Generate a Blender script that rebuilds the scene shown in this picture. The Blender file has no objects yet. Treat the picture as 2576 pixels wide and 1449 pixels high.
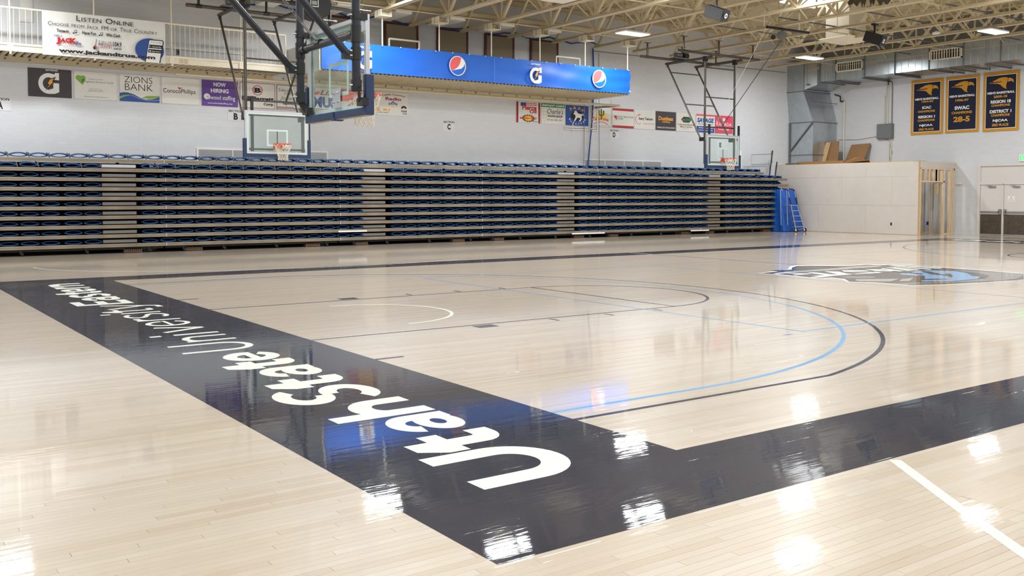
import bpy, math, random
from mathutils import Vector, Matrix
random.seed(7)
S = bpy.context.scene
COL = S.collection
R = math.radians
# ------------------------------------------------------------------ camera, world, exposure
cd = bpy.data.cameras.new('camera'); cam = bpy.data.objects.new('camera', cd); COL.objects.link(cam)
cam.location = (-4.4547, -4.4268, 1.66)
cam.rotation_euler = (R(87.5), 0, R(54.635 - 90))
cd.sensor_width = 36; cd.lens = 33.76; cd.shift_y = -0.0498; cd.clip_end = 200
S.camera = cam
S.view_settings.view_transform = 'Standard'; S.view_settings.look = 'None'
S.view_settings.gamma = 1; S.view_settings.use_curve_mapping = False
S.view_settings.exposure = 0.07
W = bpy.data.worlds.new('world'); S.world = W; W.use_nodes = True
W.node_tree.nodes['Background'].inputs[0].default_value = (0.75, 0.85, 1, 1)
W.node_tree.nodes['Background'].inputs[1].default_value = 0.6
LAMP_W = 262.0          # watts of every high-bay lamp
LAMP_COL = (0.93, 0.97, 1.0)
LAMP_POS = [(19.1,21.3),(29.3,21.5),(29.15,13.6),(10.0,16.1),(14.8,16.0),(9.0,21.4),(19.5,14.3),(15.8,11.3),
            (22.7,10.2),(-1.1,22.3),(4.2,15.0),(-3.5,15.5),(4.0,11.0),(10.0,8.5),(-2.5,8.0),(17.5,4.5),(24.5,3.5),
            (30.5,6.5),(4.5,3.0),(11.0,-1.0),(-3.0,1.0),(18.5,-3.5),(26.0,-3.5),(4.5,-4.5),(-2.5,-5.5),(32.0,-2.0)]

# ------------------------------------------------------------------ materials
def lin(c):
    return tuple((x/255/12.92 if x/255 <= .04045 else ((x/255+.055)/1.055)**2.4) for x in c)
def mat(name, rgb, rough=.5, metal=0., noise=0., nscale=20., bump=0., bscale=60., coat=0., emis=0., stretch=None, bdist=.002, ecol=None, trans=0.):
    m = bpy.data.materials.new(name); m.use_nodes = True
    nt = m.node_tree; b = nt.nodes['Principled BSDF']
    c = lin(rgb)
    b.inputs['Base Color'].default_value = (*c, 1); b.inputs['Roughness'].default_value = rough
    b.inputs['Metallic'].default_value = metal
    if coat: b.inputs['Coat Weight'].default_value = coat; b.inputs['Coat Roughness'].default_value = .06
    if emis:
        b.inputs['Emission Color'].default_value = (*(ecol or c), 1); b.inputs['Emission Strength'].default_value = emis
    if noise or bump:
        g = nt.nodes.new('ShaderNodeNewGeometry'); mp = nt.nodes.new('ShaderNodeMapping')
        nt.links.new(g.outputs['Position'], mp.inputs['Vector'])
        if stretch: mp.inputs['Scale'].default_value = stretch
    if noise:
        n = nt.nodes.new('ShaderNodeTexNoise'); n.inputs['Scale'].default_value = nscale; n.inputs['Detail'].default_value = 5
        nt.links.new(mp.outputs[0], n.inputs['Vector'])
        r = nt.nodes.new('ShaderNodeMapRange'); r.inputs['From Min'].default_value = .3; r.inputs['From Max'].default_value = .7
        r.inputs['To Min'].default_value = 1-noise; r.inputs['To Max'].default_value = 1+noise*.5
        nt.links.new(n.outputs['Fac'], r.inputs['Value'])
        mx = nt.nodes.new('ShaderNodeVectorMath'); mx.operation = 'SCALE'; mx.inputs[0].default_value = c
        nt.links.new(r.outputs[0], mx.inputs['Scale']); nt.links.new(mx.outputs[0], b.inputs['Base Color'])
    if bump:
        n2 = nt.nodes.new('ShaderNodeTexNoise'); n2.inputs['Scale'].default_value = bscale; n2.inputs['Detail'].default_value = 4
        nt.links.new(mp.outputs[0], n2.inputs['Vector'])
        bp = nt.nodes.new('ShaderNodeBump'); bp.inputs['Strength'].default_value = bump; bp.inputs['Distance'].default_value = bdist
        nt.links.new(n2.outputs['Fac'], bp.inputs['Height']); nt.links.new(bp.outputs[0], b.inputs['Normal'])
    return m

STRIP = .057; PLEN = 1.35; GOLD = .6180339
def floor_mat(name, kind, rgb=None):
    """varnished maple strips; kind 'wood' shows the strips, 'paint' is court paint under the same varnish"""
    m = bpy.data.materials.new(name); m.use_nodes = True; nt = m.node_tree; N = nt.nodes; Lk = nt.links.new
    b = N['Principled BSDF']
    g = N.new('ShaderNodeNewGeometry'); sp = N.new('ShaderNodeSeparateXYZ'); Lk(g.outputs['Position'], sp.inputs[0])
    def mth(op, a, bb=None, c=None):
        n = N.new('ShaderNodeMath'); n.operation = op
        for i, v in enumerate((a, bb, c)):
            if v is None: continue
            if isinstance(v, (int, float)): n.inputs[i].default_value = v
            else: Lk(v, n.inputs[i])
        return n.outputs[0]
    yr = mth('DIVIDE', sp.outputs['Y'], STRIP); row = mth('FLOOR', yr); fy = mth('FRACT', yr)
    off = mth('MULTIPLY', mth('FRACT', mth('MULTIPLY', row, GOLD)), 7.3)
    xr = mth('ADD', mth('DIVIDE', sp.outputs['X'], PLEN), off); cell = mth('FLOOR', xr); fx = mth('FRACT', xr)
    cv = N.new('ShaderNodeCombineXYZ'); Lk(row, cv.inputs[0]); Lk(cell, cv.inputs[1])
    wn = N.new('ShaderNodeTexWhiteNoise'); wn.noise_dimensions = '2D'; Lk(cv.outputs[0], wn.inputs['Vector'])
    # wavy lacquer: long ripples across the strips
    mp = N.new('ShaderNodeMapping'); mp.inputs['Scale'].default_value = (1.3, 9, 1); Lk(g.outputs['Position'], mp.inputs['Vector'])
    nz = N.new('ShaderNodeTexNoise'); nz.inputs['Scale'].default_value = 1.6; nz.inputs['Detail'].default_value = 3; Lk(mp.outputs[0], nz.inputs['Vector'])
    mq = N.new('ShaderNodeMapping'); mq.inputs['Scale'].default_value = (2.2, 38, 1); Lk(g.outputs['Position'], mq.inputs['Vector'])
    nq = N.new('ShaderNodeTexNoise'); nq.inputs['Scale'].default_value = 1.2; nq.inputs['Detail'].default_value = 2; Lk(mq.outputs[0], nq.inputs['Vector'])
    h1 = mth('ADD', mth('MULTIPLY', nz.outputs['Fac'], .0013), mth('MULTIPLY', nq.outputs['Fac'], .00026))
    # each strip lies at a slightly different tilt
    tilt = mth('MULTIPLY', mth('MULTIPLY', mth('SUBTRACT', wn.outputs['Value'], .5), fy), .00022)
    h = mth('ADD', h1, tilt)
    bp = N.new('ShaderNodeBump'); bp.inputs['Strength'].default_value = .5; bp.inputs['Distance'].default_value = 1.0
    Lk(h, bp.inputs['Height']); Lk(bp.outputs[0], b.inputs['Normal']); Lk(bp.outputs[0], b.inputs['Coat Normal'])
    mpg = N.new('ShaderNodeMapping'); mpg.inputs['Scale'].default_value = (3, 60, 1); Lk(g.outputs['Position'], mpg.inputs['Vector'])
    gr = N.new('ShaderNodeTexNoise'); gr.inputs['Scale'].default_value = 1.5; gr.inputs['Detail'].default_value = 6; Lk(mpg.outputs[0], gr.inputs['Vector'])
    if kind == 'wood':
        cr = N.new('ShaderNodeValToRGB'); e = cr.color_ramp.elements
        e[0].position = 0; e[0].color = (*lin((201,184,163)), 1); e[1].position = 1; e[1].color = (*lin((212,200,184)), 1)
        e2 = e.new(.35); e2.color = (*lin((206,191,172)), 1); e3 = e.new(.7); e3.color = (*lin((209,195,177)), 1)
        Lk(wn.outputs['Value'], cr.inputs[0])
        gm = mth('ADD', mth('MULTIPLY', gr.outputs['Fac'], .22), .89)
        jy = mth('LESS_THAN', mth('ABSOLUTE', mth('SUBTRACT', fy, .5)), .485)
        jx = mth('LESS_THAN', mth('ABSOLUTE', mth('SUBTRACT', fx, .5)), .4990)
        j = mth('ADD', mth('MULTIPLY', mth('MULTIPLY', jx, jy), .22), .78)
        tot = mth('MULTIPLY', gm, j)
        vm = N.new('ShaderNodeVectorMath'); vm.operation = 'SCALE'; Lk(cr.outputs[0], vm.inputs[0]); Lk(tot, vm.inputs['Scale'])
        Lk(vm.outputs[0], b.inputs['Base Color'])
        b.inputs['Roughness'].default_value = .35; b.inputs['Specular IOR Level'].default_value = .3
        b.inputs['Coat Weight'].default_value = .85; b.inputs['Coat IOR'].default_value = 1.45
    else:
        c = lin(rgb)
        vm = N.new('ShaderNodeVectorMath'); vm.operation = 'SCALE'; vm.inputs[0].default_value = c
        Lk(mth('ADD', mth('MULTIPLY', gr.outputs['Fac'], .5), .75), vm.inputs['Scale'])
        if kind == 'navy':        # fine scuffs in the dark paint
            vo = N.new('ShaderNodeTexNoise'); vo.inputs['Scale'].default_value = 3.5; vo.inputs['Detail'].default_value = 9; vo.inputs['Roughness'].default_value = .75
            mp2 = N.new('ShaderNodeMapping'); mp2.inputs['Rotation'].default_value = (0,0,.5); mp2.inputs['Scale'].default_value = (1, 5, 1)
            Lk(g.outputs['Position'], mp2.inputs['Vector']); Lk(mp2.outputs[0], vo.inputs['Vector'])
            k = N.new('ShaderNodeMapRange'); k.inputs['From Min'].default_value = .56; k.inputs['From Max'].default_value = .8; k.inputs['To Max'].default_value = .10
            Lk(vo.outputs['Fac'], k.inputs['Value'])
            mx = N.new('ShaderNodeMix'); mx.data_type = 'RGBA'; Lk(k.outputs[0], mx.inputs['Factor']); Lk(vm.outputs[0], mx.inputs['A'])
            mx.inputs['B'].default_value = (*lin((96,104,126)), 1); Lk(mx.outputs['Result'], b.inputs['Base Color'])
        else:
            Lk(vm.outputs[0], b.inputs['Base Color'])
        b.inputs['Roughness'].default_value = .45; b.inputs['Specular IOR Level'].default_value = .06
        b.inputs['Coat Weight'].default_value = .85 if kind != 'white' else .45; b.inputs['Coat IOR'].default_value = 1.42
    b.inputs['Coat Roughness'].default_value = .03
    return m

def brick_mat(name, rgb):
    m = bpy.data.materials.new(name); m.use_nodes = True; nt = m.node_tree; N = nt.nodes; Lk = nt.links.new
    b = N['Principled BSDF']; b.inputs['Roughness'].default_value = .55
    g = N.new('ShaderNodeNewGeometry'); sp = N.new('ShaderNodeSeparateXYZ'); Lk(g.outputs['Position'], sp.inputs[0])
    ad = N.new('ShaderNodeMath'); ad.operation = 'ADD'; Lk(sp.outputs[0], ad.inputs[0]); Lk(sp.outputs[1], ad.inputs[1])
    cv = N.new('ShaderNodeCombineXYZ'); Lk(ad.outputs[0], cv.inputs[0]); Lk(sp.outputs[2], cv.inputs[1])
    br = N.new('ShaderNodeTexBrick'); Lk(cv.outputs[0], br.inputs['Vector']); br.inputs['Scale'].default_value = 1
    br.inputs['Brick Width'].default_value = .30; br.inputs['Row Height'].default_value = .10; br.inputs['Mortar Size'].default_value = .006
    br.inputs['Mortar Smooth'].default_value = .4
    c = lin(rgb)
    br.inputs['Color1'].default_value = (*c, 1); br.inputs['Color2'].default_value = (*[x*.96 for x in c], 1); br.inputs['Mortar'].default_value = (*[x*.94 for x in c], 1)
    Lk(br.outputs['Color'], b.inputs['Base Color'])
    bp = N.new('ShaderNodeBump'); bp.invert = True; bp.inputs['Strength'].default_value = .2; bp.inputs['Distance'].default_value = .005
    Lk(br.outputs['Fac'], bp.inputs['Height']); Lk(bp.outputs[0], b.inputs['Normal'])
    return m

def glass_mat(name, tint=(.93,.98,.965)):
    m = bpy.data.materials.new(name); m.use_nodes = True; nt = m.node_tree; N = nt.nodes; Lk = nt.links.new
    N.remove(N['Principled BSDF']); out = N['Material Output']
    t = N.new('ShaderNodeBsdfTransparent'); t.inputs[0].default_value = (*tint, 1)
    gl = N.new('ShaderNodeBsdfGlossy'); gl.inputs['Roughness'].default_value = .03
    df = N.new('ShaderNodeBsdfDiffuse'); df.inputs[0].default_value = (.8,.9,.88,1)
    lw = N.new('ShaderNodeLayerWeight'); lw.inputs[0].default_value = .5     # facing term is the same from both sides of the pane
    pw = N.new('ShaderNodeMath'); pw.operation = 'POWER'; pw.inputs[1].default_value = 5; Lk(lw.outputs['Facing'], pw.inputs[0])
    fr = N.new('ShaderNodeMath'); fr.operation = 'MULTIPLY_ADD'; fr.inputs[1].default_value = .7; fr.inputs[2].default_value = .035; Lk(pw.outputs[0], fr.inputs[0])
    m0 = N.new('ShaderNodeMixShader'); m0.inputs[0].default_value = .05; Lk(t.outputs[0], m0.inputs[1]); Lk(df.outputs[0], m0.inputs[2])
    m1 = N.new('ShaderNodeMixShader'); Lk(fr.outputs[0], m1.inputs[0]); Lk(m0.outputs[0], m1.inputs[1]); Lk(gl.outputs[0], m1.inputs[2])
    Lk(m1.outputs[0], out.inputs['Surface'])
    return m

M = dict(
 wood=floor_mat('varnished_maple','wood'), navyf=floor_mat('navy_court_paint','navy',(8,20,46)), whitef=floor_mat('white_court_paint','white',(236,238,228)),
 bluef=floor_mat('sky_blue_court_paint','paint',(120,175,225)), linef=floor_mat('dark_court_line','paint',(38,42,66)), greyf=floor_mat('grey_court_paint','paint',(128,128,130)),
 lgreyf=floor_mat('light_grey_court_paint','paint',(176,172,165)), palef=floor_mat('faint_white_line','white',(226,232,222)),
 under=mat('dark_subfloor',(60,45,30),.9),
 wall=brick_mat('white_painted_brick',(212,214,218)), drywall=mat('pale_drywall',(205,198,190),.85,noise=.03,nscale=3),
 plaster=mat('white_paint',(225,225,225),.6), cream=mat('cream_steel_paint',(206,192,160),.5,noise=.05,nscale=2), deck=mat('cream_roof_deck',(206,194,164),.6,noise=.05,nscale=1.5),
 creamw=mat('cream_white_paint',(226,218,198),.45), white=mat('white_enamel',(235,235,232),.4), tube=mat('ivory_tube_paint',(238,232,214),.4),
 black=mat('black_steel',(26,27,29),.38), gun=mat('gunmetal_steel',(92,86,80),.38,.55,noise=.25,nscale=14), darkb=mat('dark_blue_black_paint',(30,36,46),.35),
 alu=mat('brushed_aluminium',(205,207,212),.35,.85), galv=mat('galvanised_sheet',(188,196,200),.3,.85,noise=.1,nscale=4,bump=.15,bscale=6,bdist=.01), galvd=mat('galvanised_strut',(120,122,124),.45,.6),
 navy=mat('navy_rubber_padding',(28,50,88),.5), tanpad=mat('pale_foam_edge',(150,138,125),.8), orange=mat('orange_rim_paint',(226,80,48),.45), net=mat('white_net_cord',(226,216,196),.9),
 glass=glass_mat('tempered_glass'), tmark=mat('white_glass_marking',(206,220,216),.5),
 rail=mat('bleacher_rail_champagne',(152,140,122),.34,.55,noise=.28,nscale=1.2,stretch=(1,1,.1)), dark=mat('black_riser',(12,12,12),.8), bdeck=mat('dark_bleacher_board',(40,34,28),.7),
 seat=mat('blue_seat_plastic',(7,70,128),.38), arm=mat('grey_arm_rest',(96,92,88),.5), step=mat('ribbed_aluminium_step',(150,146,142),.5,.3), chain=mat('brown_chain_carrier',(96,72,54),.6),
 rubber=mat('black_rubber',(22,22,22),.7), brown=mat('maroon_frame_paint',(88,40,34),.5), fibre=mat('tan_acoustic_fibre',(150,138,118),.95,noise=.25,nscale=90,bump=.3,bscale=120),
 bcable=mat('blue_cable_jacket',(22,70,150),.5), pine=mat('pine_lumber',(226,202,168),.65,noise=.18,nscale=6,stretch=(6,6,.6)), osb=mat('rough_board',(204,172,130),.8,noise=.25,nscale=20),
 card=mat('brown_cardboard',(150,114,76),.8,noise=.05,nscale=4), tarp=mat('blue_tarpaulin',(14,84,176),.35,bump=.5,bscale=5,bdist=.05), kick=mat('dark_kick_plate',(92,80,68),.4,.3,noise=.3,nscale=8),
 doorp=mat('off_white_door_paint',(214,208,204),.45), steel=mat('satin_steel',(168,168,166),.35,.8), grey=mat('grey_panel_paint',(112,116,118),.5),
 bblue=mat('blue_banner_vinyl',(6,96,205),.45), bnavy=mat('navy_banner_cloth',(16,20,50),.8), gold=mat('gold_banner_cloth',(205,145,30),.75), ink=mat('black_print',(24,24,26),.6),
 pwhite=mat('white_print',(232,232,230),.55), plate=mat('off_white_plate',(218,219,221),.55), signw=mat('white_sign_board',(222,220,214),.5), charcoal=mat('charcoal_sign_board',(58,50,54),.5), red=mat('red_print',(196,36,44),.5), dred=mat('dark_red_print',(140,40,44),.5),
 pink=mat('salmon_print',(226,92,92),.5), purple=mat('purple_sign_board',(92,54,140),.5), green=mat('green_print',(20,128,72),.5), lime=mat('lime_green_print',(124,170,60),.5), dgreen=mat('dark_green_print',(16,84,62),.5),
 oran=mat('orange_print',(240,160,60),.5), yellow=mat('yellow_print',(250,214,50),.5), rblue=mat('royal_blue_print',(30,72,150),.5), lblue=mat('light_blue_print',(70,150,230),.5), teal=mat('teal_print',(40,130,130),.5),
 magenta=mat('rose_sign_board',(214,74,100),.5), pgrey=mat('grey_print',(130,130,128),.6), olive=mat('olive_print',(128,118,70),.6), skin=mat('copper_print',(190,110,70),.6), lens=mat('lamp_diffuser',(255,255,255),.5,emis=9,ecol=(.95,.98,1)),
 deck_glare=mat('deck_glare_emission',(255,255,255),.5,emis=2.5,ecol=(.95,.98,1)), exitg=mat('green_exit_legend',(40,200,90),.5,emis=1.5), grille=mat('grey_return_grille',(150,150,152),.5), redp=mat('red_mark',(200,50,40),.6))

# ------------------------------------------------------------------ object helpers
ORG = {}
def link(o, parent=None, loc=(0,0,0)):
    COL.objects.link(o)
    if parent is not None:
        o.parent = parent; ORG[o.name] = ORG[parent.name]
    else:
        o.location = loc; ORG[o.name] = Vector(loc)
    return o
def thing(name, label, cat, loc, group=None, kind=None):
    o = bpy.data.objects.new(name, None); o.empty_display_size = .2
    link(o, None, loc); o['label'] = label; o['category'] = cat
    if group: o['group'] = group
    if kind: o['kind'] = kind
    return o
def tag(o, label, cat, group=None, kind=None):
    o['label'] = label; o['category'] = cat
    if group: o['group'] = group
    if kind: o['kind'] = kind
    return o
class MB:
    def __init__(s): s.v = []; s.f = []; s.m = []; s.k = 0; s.sm = []
    def add(s, vs, fs, smooth=False):
        n = len(s.v); s.v += [Vector(v) for v in vs]
        for f in fs: s.f.append([i+n for i in f]); s.m.append(s.k); s.sm.append(smooth)
        return s
    def mt(s, k): s.k = k; return s
    def box(s, a, b):
        (x0,y0,z0),(x1,y1,z1) = a, b
        x0,x1 = sorted((x0,x1)); y0,y1 = sorted((y0,y1)); z0,z1 = sorted((z0,z1))
        return s.add([(x0,y0,z0),(x1,y0,z0),(x1,y1,z0),(x0,y1,z0),(x0,y0,z1),(x1,y0,z1),(x1,y1,z1),(x0,y1,z1)],
              [(0,3,2,1),(4,5,6,7),(0,1,5,4),(1,2,6,5),(2,3,7,6),(3,0,4,7)])
    def cbox(s, c, d): return s.box([c[i]-d[i]/2 for i in range(3)], [c[i]+d[i]/2 for i in range(3)])
    def frame(s, p, q, up=(0,0,1)):
        p, q = Vector(p), Vector(q); d = (q-p).normalized(); up = Vector(up)
        if abs(d.dot(up)) > .99: up = Vector((1,0,0))
        a = d.cross(up).normalized(); b = a.cross(d).normalized(); return p, q, d, a, b
    def beam(s, p, q, w, h, up=(0,0,1)):
        p, q, d, a, b = s.frame(p, q, up); vs = []
        for c in (p, q):
            for i, j in ((-1,-1),(1,-1),(1,1),(-1,1)): vs.append(c+a*w/2*i+b*h/2*j)
        return s.add(vs, [(0,1,2,3),(7,6,5,4),(0,4,5,1),(1,5,6,2),(2,6,7,3),(3,7,4,0)])
    def tube(s, p, q, r, n=10, r2=None, caps=True):
        p, q, d, a, b = s.frame(p, q); r2 = r if r2 is None else r2; vs = []
        for c, rr in ((p, r), (q, r2)):
            for i in range(n): t = 2*math.pi*i/n; vs.append(c+a*rr*math.cos(t)+b*rr*math.sin(t))
        s.add(vs, [(i,(i+1)%n,n+(i+1)%n,n+i) for i in range(n)], True)
        if caps: s.add(vs, [tuple(range(n))[::-1], tuple(range(n,2*n))])
        return s
    def path(s, pts, r, n=8):
        for a, b in zip(pts, pts[1:]): s.tube(a, b, r, n)
        return s
    def poly(s, vs): return s.add(vs, [tuple(range(len(vs)))])
    def prism(s, pts, d):
        d = Vector(d); n = len(pts); P = [Vector(p) for p in pts]
        return s.add(P+[p+d for p in P], [tuple(range(n))[::-1], tuple(range(n,2*n))]+[(i,(i+1)%n,n+(i+1)%n,n+i) for i in range(n)])
    def mesh(s, name, mats, o=Vector((0,0,0))):
        me = bpy.data.meshes.new(name); me.from_pydata([tuple(v-o) for v in s.v], [], s.f)
        for m in (mats if isinstance(mats, (list, tuple)) else [mats]): me.materials.append(m)
        me.polygons.foreach_set('material_index', s.m); me.polygons.foreach_set('use_smooth', s.sm); me.update(); return me
    def build(s, name, mats, parent=None, loc=(0,0,0), bevel=0):
        o = ORG[parent.name] if parent is not None else Vector(loc)
        ob = link(bpy.data.objects.new(name, s.mesh(name, mats, o)), parent, loc)
        if bevel:
            b = ob.modifiers.new('bevel', 'BEVEL'); b.width = bevel; b.segments = 2; b.limit_method = 'ANGLE'
        return ob
def struct(name, mb, mats, loc=(0,0,0)):
    o = mb.build(name, mats, None, loc); o['kind'] = 'structure'; return o
def inst(name, me, parent, loc, rot=None):
    o = bpy.data.objects.new(name, me); COL.objects.link(o); o.parent = parent
    o.location = Vector(loc)-ORG[parent.name]; ORG[o.name] = Vector(loc)
    if rot: o.rotation_euler = rot
    return o
# flat print: letters and shapes laid on a plane
TC = {}
def glyphs(t, bold=0., shear=0., sp=1.):
    k = (t, bold, shear, sp)
    if k not in TC:
        c = bpy.data.curves.new('t', 'FONT'); c.body = t; c.size = 1; c.offset = bold; c.shear = shear; c.space_character = sp; c.resolution_u = 3
        o = bpy.data.objects.new('t', c); me = o.to_mesh()
        vs = [(v.co.x, v.co.y) for v in me.vertices]; fs = [tuple(p.vertices) for p in me.polygons]
        o.to_mesh_clear(); bpy.data.objects.remove(o); bpy.data.curves.remove(c)
        xs = [v[0] for v in vs] or [0]; ys = [v[1] for v in vs] or [0]
        TC[k] = (vs, fs, min(xs), max(xs), min(ys), max(ys))
    return TC[k]
class Print:
    flip = 1
    def __init__(s, O, U, V, N, step=.0003): s.O, s.U, s.V, s.N = map(Vector, (O, U, V, N)); s.mb = MB(); s.ms = []; s.l = 1; s.step = step
    def k(s, m):
        m = M[m]
        if m not in s.ms: s.ms.append(m)
        s.mb.k = s.ms.index(m); return s
    def P(s, u, v): return s.O+s.U*u+s.V*v+s.N*(s.l*s.step)
    def add(s, m, vs, fs):
        s.k(m); up = s.U.cross(s.V).dot(s.N)*s.flip; out = []
        for f in fs:                                  # every face looks out of the plane
            A = sum(vs[f[i]][0]*vs[f[(i+1) % len(f)]][1]-vs[f[(i+1) % len(f)]][0]*vs[f[i]][1] for i in range(len(f)))
            out.append(tuple(f) if A*up > 0 else tuple(f)[::-1])
        s.mb.add([s.P(*p) for p in vs], out); s.l += 1; return s
    def poly(s, m, pts): return s.add(m, pts, [tuple(range(len(pts)))])
    def rect(s, m, u0, v0, u1, v1): return s.poly(m, [(u0,v0),(u1,v0),(u1,v1),(u0,v1)])
    def disc(s, m, u, v, a, b=None, t0=0, t1=360, n=32):
        b = b or a; return s.poly(m, [(u+a*math.cos(R(t0+(t1-t0)*i/n)), v+b*math.sin(R(t0+(t1-t0)*i/n))) for i in range(n if t1-t0 >= 360 else n+1)])
    def ring(s, m, u, v, a, b, w, t0=0, t1=360, n=36):
        vs = []; 
        for i in range(n+1):
            t = R(t0+(t1-t0)*i/n); vs += [(u+a*math.cos(t), v+b*math.sin(t)), (u+(a-w)*math.cos(t), v+(b-w)*math.sin(t))]
        return s.add(m, vs, [(2*i,2*i+2,2*i+3,2*i+1) for i in range(n)])
    def line(s, m, pts, w):
        vs = []; fs = []
        for i, (a, b) in enumerate(zip(pts, pts[1:])):
            dx, dy = b[0]-a[0], b[1]-a[1]; L = math.hypot(dx, dy) or 1; nx, ny = -dy/L*w/2, dx/L*w/2
            vs += [(a[0]+nx,a[1]+ny),(a[0]-nx,a[1]-ny),(b[0]-nx,b[1]-ny),(b[0]+nx,b[1]+ny)]; fs.append((4*i,4*i+1,4*i+2,4*i+3))
        return s.add(m, vs, fs)
    def stroke(s, m, pts, w, closed=False):
        n = len(pts); vs = []
        for i in range(n):
            a = Vector(pts[(i-1) % n] if closed or i else pts[0]); b = Vector(pts[i]); c = Vector(pts[(i+1) % n] if closed or i < n-1 else pts[-1])
            d1 = (b-a).normalized() if (b-a).length > 1e-6 else (c-b).normalized(); d2 = (c-b).normalized() if (c-b).length > 1e-6 else d1
            n1 = Vector((-d1.y, d1.x)); n2 = Vector((-d2.y, d2.x)); h = (n1+n2); h = h.normalized() if h.length > 1e-6 else n1
            k = min(w/2/max(h.dot(n1), .4), w); vs += [tuple(b+h*k), tuple(b-h*k)]
        m_ = n if closed else n-1
        return s.add(m, vs, [(2*i, 2*i+1, (2*i+3) % (2*n), (2*i+2) % (2*n)) for i in range(m_)])
    def text(s, m, t, u0, v0, u1, v1, bold=.0, shear=0., arch=0., sp=1.):
        vs, fs, a, b, c, d = glyphs(t, bold, shear, sp)
        o = []
        for x, y in vs:
            p = (x-a)/max(b-a, 1e-6); q = (y-c)/max(d-c, 1e-6)
            o.append((u0+(u1-u0)*p, v0+(v1-v0)*q+arch*(1-(2*p-1)**2)))
        return s.add(m, o, fs)
    def build(s, name, parent): return s.mb.build(name, s.ms, parent)

# ------------------------------------------------------------------ room shell
XL, XR, YF, YB, ZC = -6.5, 34.9, -8.0, 25.55, 9.0
mb = MB(); PX0, PX1, PR0, PR1 = -4.05, .594, -42, 22
py0, py1 = PR0*STRIP, PR1*STRIP
for a in (((XL,YF),(XR,py0)), ((XL,py1),(XR,YB)), ((XL,py0),(PX0,py1)), ((PX1,py0),(XR,py1))):
    (x0,y0),(x1,y1) = a; mb.poly([(x0,y0,0),(x1,y0,0),(x1,y1,0),(x0,y1,0)])
mb.k = 1; mb.box((XL,YF,-.06),(XR,YB,-.02))
floor = struct('floor', mb, [M['wood'], M['under']])
pmesh = {}
for r in range(PR0, PR1):
    off = (r*GOLD) % 1*7.3
    n0 = math.floor(PX0/PLEN+off)
    for c in range(n0, n0+8):
        a, b = max((c-off)*PLEN, PX0), min((c+1-off)*PLEN, PX1)
        if b-a < .02: continue
        L = round(b-a, 3)
        if L not in pmesh:
            g = .0004; ch = .0007; w = STRIP; z = -.019
            q = MB(); q.add([(g,g,z),(L-g,g,z),(L-g,w-g,z),(g,w-g,z),(g,g,-ch),(L-g,g,-ch),(L-g,w-g,-ch),(g,w-g,-ch),
                (g+ch,g+ch,0),(L-g-ch,g+ch,0),(L-g-ch,w-g-ch,0),(g+ch,w-g-ch,0)],
                [(0,3,2,1),(8,9,10,11)]+[(i,(i+1)%4,4+(i+1)%4,4+i) for i in range(4)]+[(4+i,4+(i+1)%4,8+(i+1)%4,8+i) for i in range(4)])
            pmesh[L] = q.mesh('floor_plank', M['wood'])
        inst('floor_plank', pmesh[L], floor, (a, r*STRIP, 0))
def fprint(): return Print((0,0,.0004), (1,0,0), (0,1,0), (0,0,1), .00012)
CW, CL, BX, BY = 15.24, 28.65, 2.05, .93
def floor_part(name, draw, layer=1):
    p = fprint(); p.l = layer; draw(p); return p.build(name, floor)
floor_part('baseline_band', lambda p: p.rect('navyf', -BX, -BY, 0, CW+BY))
floor_part('baseline_band', lambda p: p.rect('navyf', CL, -BY, CL+BX, CW+BY))
floor_part('sideline_band', lambda p: p.rect('navyf', 0, -BY, CL, 0))
floor_part('sideline_band', lambda p: p.rect('navyf', 0, CW, CL, CW+BY))
def tcurve(p, m, rad, w, side=1, straight=None):
    cx = 1.6 if side > 0 else CL-1.6; yc = CW/2
    s = straight if straight else rad
    t = math.asin(min(1, s/rad)); e = 0 if side > 0 else CL
    pts = [(e, yc-s)]+[(cx+side*rad*math.cos(a), yc+rad*math.sin(a)) for a in [(-t)+2*t*i/72 for i in range(73)]]+[(e, yc+s)]
    vs = []
    for i, q in enumerate(pts):
        a = Vector(pts[max(i-1,0)]); b = Vector(pts[min(i+1,len(pts)-1)]); d = (b-a).normalized(); n = Vector((-d.y, d.x))*side
        vs += [q, tuple(Vector(q)+n*w)]
    p.add(m, vs, [(2*i,2*i+2,2*i+3,2*i+1) for i in range(len(pts)-1)])
for sd in (1, -1):
    e = 0 if sd > 0 else CL
    floor_part('three_point_line', lambda p: tcurve(p, 'bluef', 6.32, .05, sd), 2)
    floor_part('three_point_line', lambda p: tcurve(p, 'linef', 6.75, .05, sd, 6.6), 2)
    X = lambda v: e+sd*v
    def lane(p):
        for y in (5.79, 9.40): p.line('linef', [(X(0), y+.025), (X(5.79), y+.025)], .05)
        p.l = 2; p.line('linef', [(X(5.79), 5.79), (X(5.79), 9.45)], .05)
        p.ring('linef', X(5.79), 7.62, 1.83, 1.83, .05, -90*sd if sd > 0 else 90, 90 if sd > 0 else 270)
        for y, dy in ((5.74, -.2), (9.5, .2)):
            a, b = sorted((y, y+dy)); q0, q1 = sorted((X(2.13), X(2.43))); p.rect('linef', q0, a, q1, b)
            for v in (3.36, 4.32, 5.25): p.rect('linef', *sorted((X(v), X(v+.05)))[:1], a, sorted((X(v), X(v+.05)))[1], b)
        for y in (4.23, 10.98): p.line('linef', [(X(0), y), (X(.32), y)], .05)
    floor_part('lane_marking', lane, 2)
    floor_part('restricted_arc', lambda p: p.ring('palef', X(1.6), 7.62, 1.22, 1.22, .05, -90 if sd > 0 else 90, 90 if sd > 0 else 270), 2)
floor_part('centre_line', lambda p: p.rect('linef', CL/2-.025, 0, CL/2+.025, CW), 2)
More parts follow.
